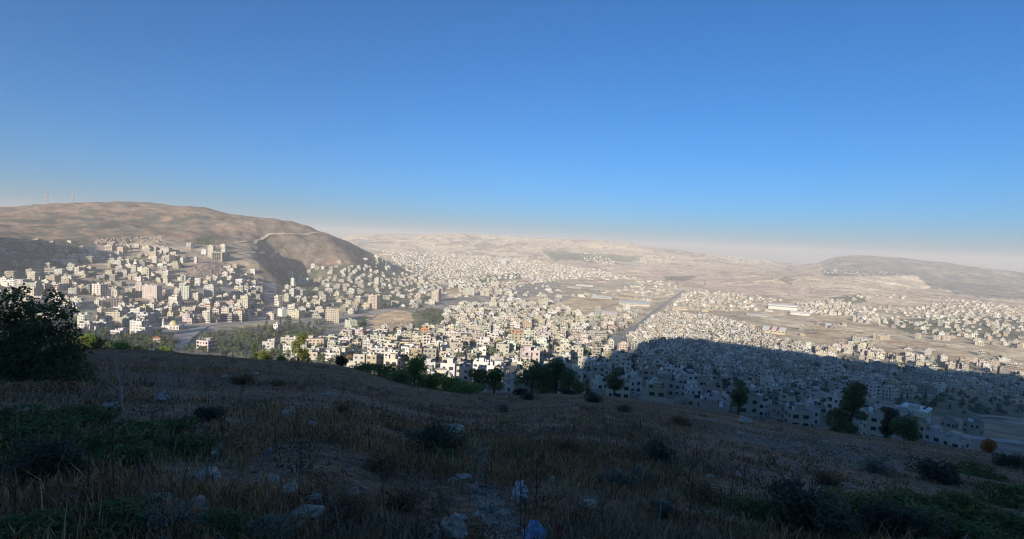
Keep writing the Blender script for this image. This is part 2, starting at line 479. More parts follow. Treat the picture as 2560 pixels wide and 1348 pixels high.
# foreground hillside
fg = 1 - sstep(118, 150, R)
lay(fg, C(.24, .14, .08))
lay(fg * sstep(-.1, .3, n3), C(.31, .19, .115))
lay(fg * poly([(1170, 1120), (1230, 1120), (1210, 1180), (1340, 1360), (1220, 1360), (1170, 1200)], nz=8), C(.31, .225, .155))
lay(fg * poly([(1740, 1040), (1900, 1075), (2300, 1130), (2400, 1180), (2200, 1185), (2020, 1150), (1760, 1075)], nz=14) * sstep(-.4, .1, n3), C(.29, .22, .16))
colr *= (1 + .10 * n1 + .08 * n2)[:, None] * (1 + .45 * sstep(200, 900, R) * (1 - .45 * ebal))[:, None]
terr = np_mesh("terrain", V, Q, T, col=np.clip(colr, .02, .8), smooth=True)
lower = ((px < 700) & (py > 600) & (py < 850) & (R > 700) & (R < 1700)).astype(float)
fieldm = np.clip(sstep(700, 1200, R) * (1 - sstep(3600, 5200, R)) * (1 - ebal), 0, 1)
for nm, arr in (("near", fg), ("plain", fieldm)):
    a_ = terr.attributes.new(nm, 'FLOAT', 'POINT'); a_.data.foreach_set("value", arr.astype(np.float32))
m, nt, p = new_mat("ground_soil")
tc = N(nt, "ShaderNodeTexCoord")
att = N(nt, "ShaderNodeAttribute", attribute_name="col")
an = N(nt, "ShaderNodeAttribute", attribute_name="near"); apl = N(nt, "ShaderNodeAttribute", attribute_name="plain")
nfar = N(nt, "ShaderNodeTexNoise", Scale=0.03, Detail=10.0, Roughness=0.78); nnear = N(nt, "ShaderNodeTexNoise", Scale=3.5, Detail=9.0, Roughness=0.7)
for q in (nfar, nnear): nt.links.new(tc.outputs["Object"], q.inputs["Vector"])
vor = N(nt, "ShaderNodeTexVoronoi", Scale=0.011, voronoi_dimensions='2D'); nt.links.new(tc.outputs["Object"], vor.inputs["Vector"])
ff = mrange(nt, nfar.outputs["Fac"], 0.34, 0.66, 0.4, 1.7)
fn = mrange(nt, nnear.outputs["Fac"], 0.3, 0.7, 0.45, 1.6)
sep = N(nt, "ShaderNodeSeparateColor"); nt.links.new(vor.outputs["Color"], sep.inputs[0])
fv = mrange(nt, sep.outputs[0], 0, 1, 0.72, 1.22)
mx = N(nt, "ShaderNodeMix"); nt.links.new(an.outputs["Fac"], mx.inputs[0]); nt.links.new(ff, mx.inputs[2]); nt.links.new(fn, mx.inputs[3])
mv = N(nt, "ShaderNodeMix"); nt.links.new(apl.outputs["Fac"], mv.inputs[0]); mv.inputs[2].default_value = 1.0; nt.links.new(fv, mv.inputs[3])
mul = N(nt, "ShaderNodeMath", operation='MULTIPLY'); nt.links.new(mx.outputs[0], mul.inputs[0]); nt.links.new(mv.outputs[0], mul.inputs[1])
cc = N(nt, "ShaderNodeCombineColor")
for i in range(3): nt.links.new(mul.outputs[0], cc.inputs[i])
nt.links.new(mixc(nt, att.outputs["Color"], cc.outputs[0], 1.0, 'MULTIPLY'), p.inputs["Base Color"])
p.inputs["Roughness"].default_value = 0.95; p.inputs["Specular IOR Level"].default_value = 0.1
bp = N(nt, "ShaderNodeBump", Strength=0.6, Distance=3.0); nt.links.new(nfar.outputs["Fac"], bp.inputs["Height"])
bp2 = N(nt, "ShaderNodeBump", Strength=0.5, Distance=0.06); nt.links.new(nnear.outputs["Fac"], bp2.inputs["Height"]); nt.links.new(bp.outputs[0], bp2.inputs["Normal"])
nt.links.new(bp2.outputs[0], p.inputs["Normal"])
terr.materials.append(m)
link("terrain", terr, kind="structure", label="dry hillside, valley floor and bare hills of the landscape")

# ------------------------------------------------------------------ haze over the valley
HZ = 12600
hv = [(-HZ, -HZ, -520), (HZ, -HZ, -520), (HZ, HZ, -520), (-HZ, HZ, -520), (-HZ, -HZ, 168), (HZ, -HZ, 168), (HZ, HZ, 168), (-HZ, HZ, 168)]
hm = np_mesh("haze", hv, [(3, 2, 1, 0), (4, 5, 6, 7), (0, 1, 5, 4), (1, 2, 6, 5), (2, 3, 7, 6), (3, 0, 4, 7)])
m = bpy.data.materials.new("evening_haze"); m.use_nodes = True
nt = m.node_tree; nt.nodes.clear()
vo = nt.nodes.new("ShaderNodeVolumePrincipled"); ou = nt.nodes.new("ShaderNodeOutputMaterial")
vo.inputs["Color"].default_value = (.88, .83, .80, 1); vo.inputs["Density"].default_value = 1.5e-4; vo.inputs["Anisotropy"].default_value = 0.0
nt.links.new(vo.outputs[0], ou.inputs["Volume"])
hm.materials.append(m)
link("haze", hm, kind="stuff", label="thin evening haze filling the valley air")
# ------------------------------------------------------------------ building materials
M_WALL = plain_mat("limestone_wall", None, usecolor=True, var=0.10, scale=0.6, rough=0.9, bump=0.15)
M_ROOF = plain_mat("roof_screed", (.36, .34, .31), var=0.25, scale=0.5, rough=0.95)
M_GLASS = plain_mat("window_glass", (.035, .04, .05), var=0.3, scale=0.4, rough=0.25, spec=0.5)
M_TANKB = plain_mat("black_tank", (.03, .03, .032), var=0.15, rough=0.6)
M_TANKW = plain_mat("white_tank", (.72, .72, .70), var=0.08, rough=0.5)
M_SOLAR = plain_mat("solar_glass", (.05, .06, .09), var=0.2, rough=0.3, spec=0.5)
M_METAL = plain_mat("sheet_roof", None, usecolor=True, var=0.10, scale=0.2, rough=0.6)
M_RED = plain_mat("red_tile", (.36, .12, .07), var=0.2, scale=1.0, rough=0.9)
M_CONC = plain_mat("bare_concrete", (.36, .34, .31), var=0.15, scale=0.6, rough=0.95)
M_DOME = plain_mat("painted_dome", None, usecolor=True, var=0.08, scale=0.6, rough=0.5)
WALLC = {'w': (.475, .43, .36), 'c': (.44, .385, .30), 't': (.37, .305, .22), 'g': (.32, .30, .265), 'y': (.44, .37, .25), 'o': (.42, .19, .09), 'p': (.40, .325, .265), 'k': (.53, .505, .455)}

class MB:
    def __init__(s):
        s.v = []; s.f = []
    def quad(s, a, b, c, d):
        n = len(s.v); s.v += [a, b, c, d]; s.f.append((n, n + 1, n + 2, n + 3))
    def box(s, x0, x1, y0, y1, z0, z1, bottom=False):
        n = len(s.v)
        s.v += [(x0, y0, z0), (x1, y0, z0), (x1, y1, z0), (x0, y1, z0), (x0, y0, z1), (x1, y0, z1), (x1, y1, z1), (x0, y1, z1)]
        s.f += [(n + 4, n + 5, n + 6, n + 7), (n, n + 1, n + 5, n + 4), (n + 1, n + 2, n + 6, n + 5), (n + 2, n + 3, n + 7, n + 6), (n + 3, n, n + 4, n + 7)]
        if bottom: s.f.append((n + 3, n + 2, n + 1, n))
    def tube(s, x, y, z0, z1, r0, r1, n=10, cap=True):
        b = len(s.v)
        for i in range(n):
            a = 2 * math.pi * i / n
            s.v += [(x + r0 * math.cos(a), y + r0 * math.sin(a), z0), (x + r1 * math.cos(a), y + r1 * math.sin(a), z1)]
        for i in range(n):
            j = (i + 1) % n
            s.f.append((b + 2 * i, b + 2 * j, b + 2 * j + 1, b + 2 * i + 1))
        if cap: s.f.append(tuple(b + 2 * i + 1 for i in range(n)))
    def dome(s, x, y, z, r, h, n=14, m=6):
        b = len(s.v)
        for j in range(m):
            t = j / m * math.pi / 2
            for i in range(n):
                a = 2 * math.pi * i / n
                s.v.append((x + r * math.cos(t) * math.cos(a), y + r * math.cos(t) * math.sin(a), z + h * math.sin(t)))
        s.v.append((x, y, z + h))
        for j in range(m - 1):
            for i in range(n):
                k = (i + 1) % n
                s.f.append((b + j * n + i, b + j * n + k, b + (j + 1) * n + k, b + (j + 1) * n + i))
        for i in range(n):
            s.f.append((b + (m - 1) * n + i, b + (m - 1) * n + (i + 1) % n, b + m * n))
    def mesh(s, name, mat, smooth=False):
        me = bpy.data.meshes.new(name)
        me.from_pydata(s.v, [], s.f)
        if mat: me.materials.append(mat)
        if smooth: me.polygons.foreach_set("use_smooth", np.ones(len(s.f), bool))
        me.update()
        return me

FH = 3.15
_cache = {}
def facade(wl, win, A, ux, uy, L, nf, fh, nb, rnd, style, first):
    """One wall from corner A along (ux,uy); outward normal is (uy,-ux). Openings recessed; panes collected in win."""
    nx, ny = uy, -ux
    def P(s, z, d=0.0):
        return (A[0] + ux * s + nx * d, A[1] + uy * s + ny * d, z)
    bw = L / nb
    kinds = []
    for b in range(nb):
        k = rnd.random()
        kinds.append('balcony' if (style == 'balcony' and k < .55) else ('wide' if k < .35 else 'norm'))
    if nb >= 3 and style in ('block', 'balcony') and rnd.random() < .6:
        kinds[nb // 2] = 'stair'
    for f in range(nf):
        z0, z1 = f * fh, (f + 1) * fh
        for b in range(nb):
            s0, s1 = b * bw, (b + 1) * bw
            k = kinds[b]
            if style == 'frame':
                o0, o1, p0, p1, dp = s0 + .22, s1 - .22, z0 + .05, z1 - .42, 3.2
            elif style == 'band':
                o0, o1, p0, p1, dp = s0 + .05, s1 - .05, z0 + 1.0, z1 - .5, .25
            elif f == 0 and first and rnd.random() < .55:
                o0, o1, p0, p1, dp = s0 + bw * .14, s1 - bw * .14, z0 + .1, z1 - .6, .9
            elif k == 'balcony':
                o0, o1, p0, p1, dp = s0 + bw * .1, s1 - bw * .1, z0 + .95, z1 - .3, 1.2
            elif k == 'wide':
                o0, o1, p0, p1, dp = s0 + bw * .2, s1 - bw * .2, z0 + .95, z1 - .65, .3
            elif k == 'stair':
                o0, o1, p0, p1, dp = s0 + bw * .36, s1 - bw * .36, z0 + .3, z1 - .3, .25
            else:
                o0, o1, p0, p1, dp = s0 + bw * .31, s1 - bw * .31, z0 + 1.0, z1 - .7, .25
            if style == 'blind' or (style not in ('frame', 'band') and rnd.random() < .06):
                wl.quad(P(s0, z0), P(s1, z0), P(s1, z1), P(s0, z1)); continue
            wl.quad(P(s0, z0), P(s1, z0), P(o1, p0), P(o0, p0))
            wl.quad(P(s1, z0), P(s1, z1), P(o1, p1), P(o1, p0))
            wl.quad(P(s1, z1), P(s0, z1), P(o0, p1), P(o1, p1))
            wl.quad(P(s0, z1), P(s0, z0), P(o0, p0), P(o0, p1))
            wl.quad(P(o0, p0), P(o1, p0), P(o1, p0, -dp), P(o0, p0, -dp))
            wl.quad(P(o1, p0), P(o1, p1), P(o1, p1, -dp), P(o1, p0, -dp))
            wl.quad(P(o1, p1), P(o0, p1), P(o0, p1, -dp), P(o1, p1, -dp))
            wl.quad(P(o0, p1), P(o0, p0), P(o0, p0, -dp), P(o0, p1, -dp))
            win.append((P(o0, p0, -dp + .012), P(o1, p0, -dp + .012), P(o1, p1, -dp + .012), P(o0, p1, -dp + .012)))

def block_meshes(w, d, nf, style, seed, skirt=9.0):
    key = (round(w * 2), round(d * 2), nf, style, seed)
    if key in _cache: return _cache[key]
    rnd = random.Random(seed * 7 + 3)
    w, d = round(w * 2) / 2, round(d * 2) / 2
    wl, win = MB(), []
    H = nf * FH
    x0, x1, y0, y1 = -w / 2, w / 2, -d / 2, d / 2
    for (A, ux, uy, L) in (((x0, y0), 1, 0, w), ((x1, y0), 0, 1, d), ((x1, y1), -1, 0, w), ((x0, y1), 0, -1, d)):
        facade(wl, win, A, ux, uy, L, nf, FH, max(1, round(L / (3.6 if style != 'frame' else 4.5))), rnd, style, A == (x0, y0))
        nx, ny = uy, -ux
        B = (A[0] + ux * L, A[1] + uy * L)
        wl.quad((A[0], A[1], -skirt), (B[0], B[1], -skirt), (B[0], B[1], 0), (A[0], A[1], 0))
        ph = .95
        wl.quad((A[0], A[1], H), (B[0], B[1], H), (B[0], B[1], H + ph), (A[0], A[1], H + ph))
    t, ph = .25, .95
    ro = [(x0, y0), (x1, y0), (x1, y1), (x0, y1)]
    ri = [(x0 + t, y0 + t), (x1 - t, y0 + t), (x1 - t, y1 - t), (x0 + t, y1 - t)]
    for i in range(4):
        a, b, c, e = ro[i], ro[(i + 1) % 4], ri[(i + 1) % 4], ri[i]
        wl.quad((*a, H + ph), (*b, H + ph), (*c, H + ph), (*e, H + ph))
        wl.quad((*e, H + ph), (*c, H + ph), (*c, H + .1), (*e, H + .1))
    rf = MB()
    rf.quad(*[(*q, H + .1) for q in ri])
    sw, sd = min(4.5, w * .4), min(4.0, d * .4)
    sx, sy = rnd.uniform(x0 + sw / 2 + .6, x1 - sw / 2 - .6), rnd.uniform(-d * .15, y1 - sd / 2 - .6)
    st = MB()
    st.box(sx - sw / 2, sx + sw / 2, sy - sd / 2, sy + sd / 2, H + .1, H + 2.7)
    st.box(sx - sw / 2 - .25, sx + sw / 2 + .25, sy - sd / 2 - .25, sy + sd / 2 + .25, H + 2.7, H + 2.95, True)
    tanks = []
    for _ in range(max(3, min(9, int(nf * 1.1 + w / 6)))):
        for _try in range(8):
            tx, ty = rnd.uniform(x0 + 1.1, x1 - 1.1), rnd.uniform(y0 + 1.1, y1 - 1.1)
            if abs(tx - sx) > sw / 2 + .9 or abs(ty - sy) > sd / 2 + .9:
                tanks.append((tx, ty, H + .1, rnd.random() < .45)); break
    pans = []
    if w > 9 and rnd.random() < .7:
        for i in range(rnd.randint(1, 4)):
            pans.append((x0 + 2 + i * 2.3, y0 + 1.8, H + .1))
            if x0 + 2 + i * 2.3 > x1 - 3: break
    wmb = MB()
    for q in win: wmb.quad(*q)
    res = dict(wall=wl.mesh("wall", M_WALL), window=wmb.mesh("window", M_GLASS), roof=rf.mesh("roof", M_ROOF), stair=st.mesh("stair_head", M_WALL), tanks=tanks, pans=pans, H=H, win=win)
    _cache[key] = res
    return res

def tank_mesh(mat, many=None):
    mb = MB()
    for (x, y, z) in (many or [(0, 0, 0)]):
        mb.box(x - .62, x + .62, y - .62, y + .62, z, z + .45)
        mb.tube(x, y, z + .45, z + 1.75, .62, .62, 9)
    return mb.mesh("water_tank", mat)
TANK = {True: tank_mesh(M_TANKB), False: tank_mesh(M_TANKW)}
_pm = MB(); _n = 0
_pm.v = [(-.95, -.6, .45), (.95, -.6, .45), (.95, .6, 1.5), (-.95, .6, 1.5), (-.95, -.6, .38), (.95, -.6, .38), (.95, .6, 1.43), (-.95, .6, 1.43), (-.95, .6, 0), (.95, .6, 0), (-.95, -.6, 0), (.95, -.6, 0)]
_pm.f = [(0, 1, 2, 3), (7, 6, 5, 4), (0, 4, 5, 1), (1, 5, 6, 2), (2, 6, 7, 3), (3, 7, 4, 0), (3, 2, 9, 8), (1, 0, 10, 11)]
PANEL = _pm.mesh("solar_panel", M_SOLAR)
_um = MB(); _um.quad((-.5, 0, -.5), (.5, 0, -.5), (.5, 0, .5), (-.5, 0, .5))
PANE = _um.mesh("window", M_GLASS)

def make_block(name, P, yaw, w, d, nf, style, col, seed, R, redroof=False):
    r = block_meshes(w, d, nf, style, seed)
    e = link(name, None, loc=P)
    e.rotation_euler = (0, 0, yaw)
    o = link("wall", r['wall'], e); o.color = (*col, 1)
    if R < 330:
        for q in r['win']:
            c = np.mean(np.array(q), 0); u = np.array(q[1]) - np.array(q[0]); hgt = q[2][2] - q[1][2]
            wo = link("window", PANE, o, loc=c)
            wo.rotation_euler = (0, 0, math.atan2(u[1], u[0])); wo.scale = (float(np.hypot(u[0], u[1])), 1, hgt)
    else:
        link("window", r['window'], o, kind="stuff")
    if redroof:
        mb = MB(); H = r['H'] + .96; a, b, h = w / 2 + .4, d / 2 + .4, min(w, d) * .3
        k = max(0.0, (w - d) / 2)
        mb.v = [(-a, -b, H), (a, -b, H), (a, b, H), (-a, b, H), (-k - .01, 0, H + h), (k + .01, 0, H + h)]
        mb.f = [(0, 1, 5, 4), (1, 2, 5), (2, 3, 4, 5), (3, 0, 4), (3, 2, 1, 0)]
        link("roof", mb.mesh("roof", M_RED), e)
        return e
    link("roof", r['roof'], e)
    o = link("stair_head", r['stair'], e); o.color = (*[c * .93 for c in col], 1)
    if R < 620:
        for (x, y, z, bl) in r['tanks']:
            link("water_tank", TANK[bl], e, loc=(x, y, z))
        for (x, y, z) in r['pans']:
            link("solar_panel", PANEL, e, loc=(x, y, z))
    else:
        for bl in (True, False):
            tl = [(x, y, z) for (x, y, z, b) in r['tanks'] if b == bl]
            if tl: link("water_tank", tank_mesh(M_TANKB if bl else M_TANKW, tl), e, kind="stuff")
    return e

def make_shed(P, yaw, w, d, h, wallc, roofc, stripes=None):
    """Long hall with a shallow pitched sheet roof; ridge along the longer side."""
    e = link("warehouse", None, loc=P); e.rotation_euler = (0, 0, yaw)
    wl = MB(); wl.box(-w / 2, w / 2, -d / 2, d / 2, -8, h)
    rise = d * .09
    n = len(wl.v); wl.v += [(-w / 2, -d / 2, h), (-w / 2, d / 2, h), (-w / 2, 0, h + rise), (w / 2, -d / 2, h), (w / 2, d / 2, h), (w / 2, 0, h + rise)]
    wl.f += [(n, n + 2, n + 1), (n + 3, n + 4, n + 5)]
    o = link("wall", wl.mesh("wall", M_WALL), e); o.color = (*wallc, 1)
    op = MB(); nbay = max(2, int(w / 7)); bw = w / nbay
    for i in range(nbay):
        s = -w / 2 + (i + .5) * bw
        for sg in (-1, 1):
            y = sg * (d / 2 + .02)
            a, b = (s - bw * .3, s + bw * .3) if sg < 0 else (s + bw * .3, s - bw * .3)
            op.quad((a, y, h * .58), (b, y, h * .58), (b, y, h * .82), (a, y, h * .82))
    link("window", op.mesh("window", M_GLASS), o, kind="stuff")
    k = len(stripes) if stripes else 1
    for i in range(k):
        mb = MB(); xa, xb = -w / 2 - .4 + i * (w + .8) / k, -w / 2 - .4 + (i + 1) * (w + .8) / k
        for sg in (-1, 1):
            e1, e2 = (sg * (d / 2 + .5), h - .05), (0, h + rise)
            q = [(xa, e1[0], e1[1] + .12), (xb, e1[0], e1[1] + .12), (xb, e2[0], e2[1] + .12), (xa, e2[0], e2[1] + .12)]
            mb.quad(*(q if sg < 0 else q[::-1]))
            q = [(xa, e1[0], e1[1] - .1), (xb, e1[0], e1[1] - .1), (xb, e1[0], e1[1] + .12), (xa, e1[0], e1[1] + .12)]
            mb.quad(*(q if sg < 0 else q[::-1]))
        o = link("roof", mb.mesh("roof", M_METAL), e); o.color = (*(stripes[i] if stripes else roofc), 1)
    return e

def make_minaret(e, x, y, h, r, col):
    mb = MB(); mb.box(x - r * 1.2, x + r * 1.2, y - r * 1.2, y + r * 1.2, -6, h * .3); mb.tube(x, y, h * .3, h * .68, r, r * .92, 10); mb.tube(x, y, h * .72, h * .86, r * .62, r * .6, 10)
    o = link("minaret", mb.mesh("minaret", M_WALL), e); o.color = (*col, 1)
    g = MB(); g.tube(x, y, h * .66, h * .70, r * .95, r * 1.5, 10); g.tube(x, y, h * .70, h * .725, r * 1.5, r * 1.5, 10)
    q = link("balcony", g.mesh("balcony", M_WALL), o); q.color = (*col, 1)
    s = MB(); s.tube(x, y, h * .86, h * .97, r * .72, .05, 10); s.tube(x, y, h * .95, h * 1.03, .08, .05, 6)
    link("spire", s.mesh("spire", M_TANKW), o)

def make_mosque(P, yaw, w, d, h, mh, col, domec, dr=None):
    e = link("mosque", None, loc=P); e.rotation_euler = (0, 0, yaw)
    if w > 0:
        wl, win = MB(), []
        nf = max(1, round(h / 4.5))
        for (A, ux, uy, L) in (((-w / 2, -d / 2), 1, 0, w), ((w / 2, -d / 2), 0, 1, d), ((w / 2, d / 2), -1, 0, w), ((-w / 2, d / 2), 0, -1, d)):
            facade(wl, win, A, ux, uy, L, nf, h / nf, max(2, round(L / 4)), random.Random(5), 'plain', False)
        wl.box(-w / 2, w / 2, -d / 2, d / 2, -6, -.01); wl.box(-w / 2 - .2, w / 2 + .2, -d / 2 - .2, d / 2 + .2, h, h + .9)
        o = link("prayer_hall", wl.mesh("prayer_hall", M_WALL), e); o.color = (*col, 1)
        wm = MB()
        for q in win: wm.quad(*q)
        link("window", wm.mesh("window", M_GLASS), o, kind="stuff")
        dr = dr or min(w, d) * .3
        dm = MB(); dm.tube(0, 0, h + .9, h + 2.2, dr * 1.05, dr * 1.05, 14); dm.dome(0, 0, h + 2.2, dr, dr * .95)
        o = link("dome", dm.mesh("dome", M_DOME, True), e); o.color = (*domec, 1)
    make_minaret(e, -w / 2 - 1.5 if w > 0 else 0, -d * .2, mh, 1.35, col)
    return e
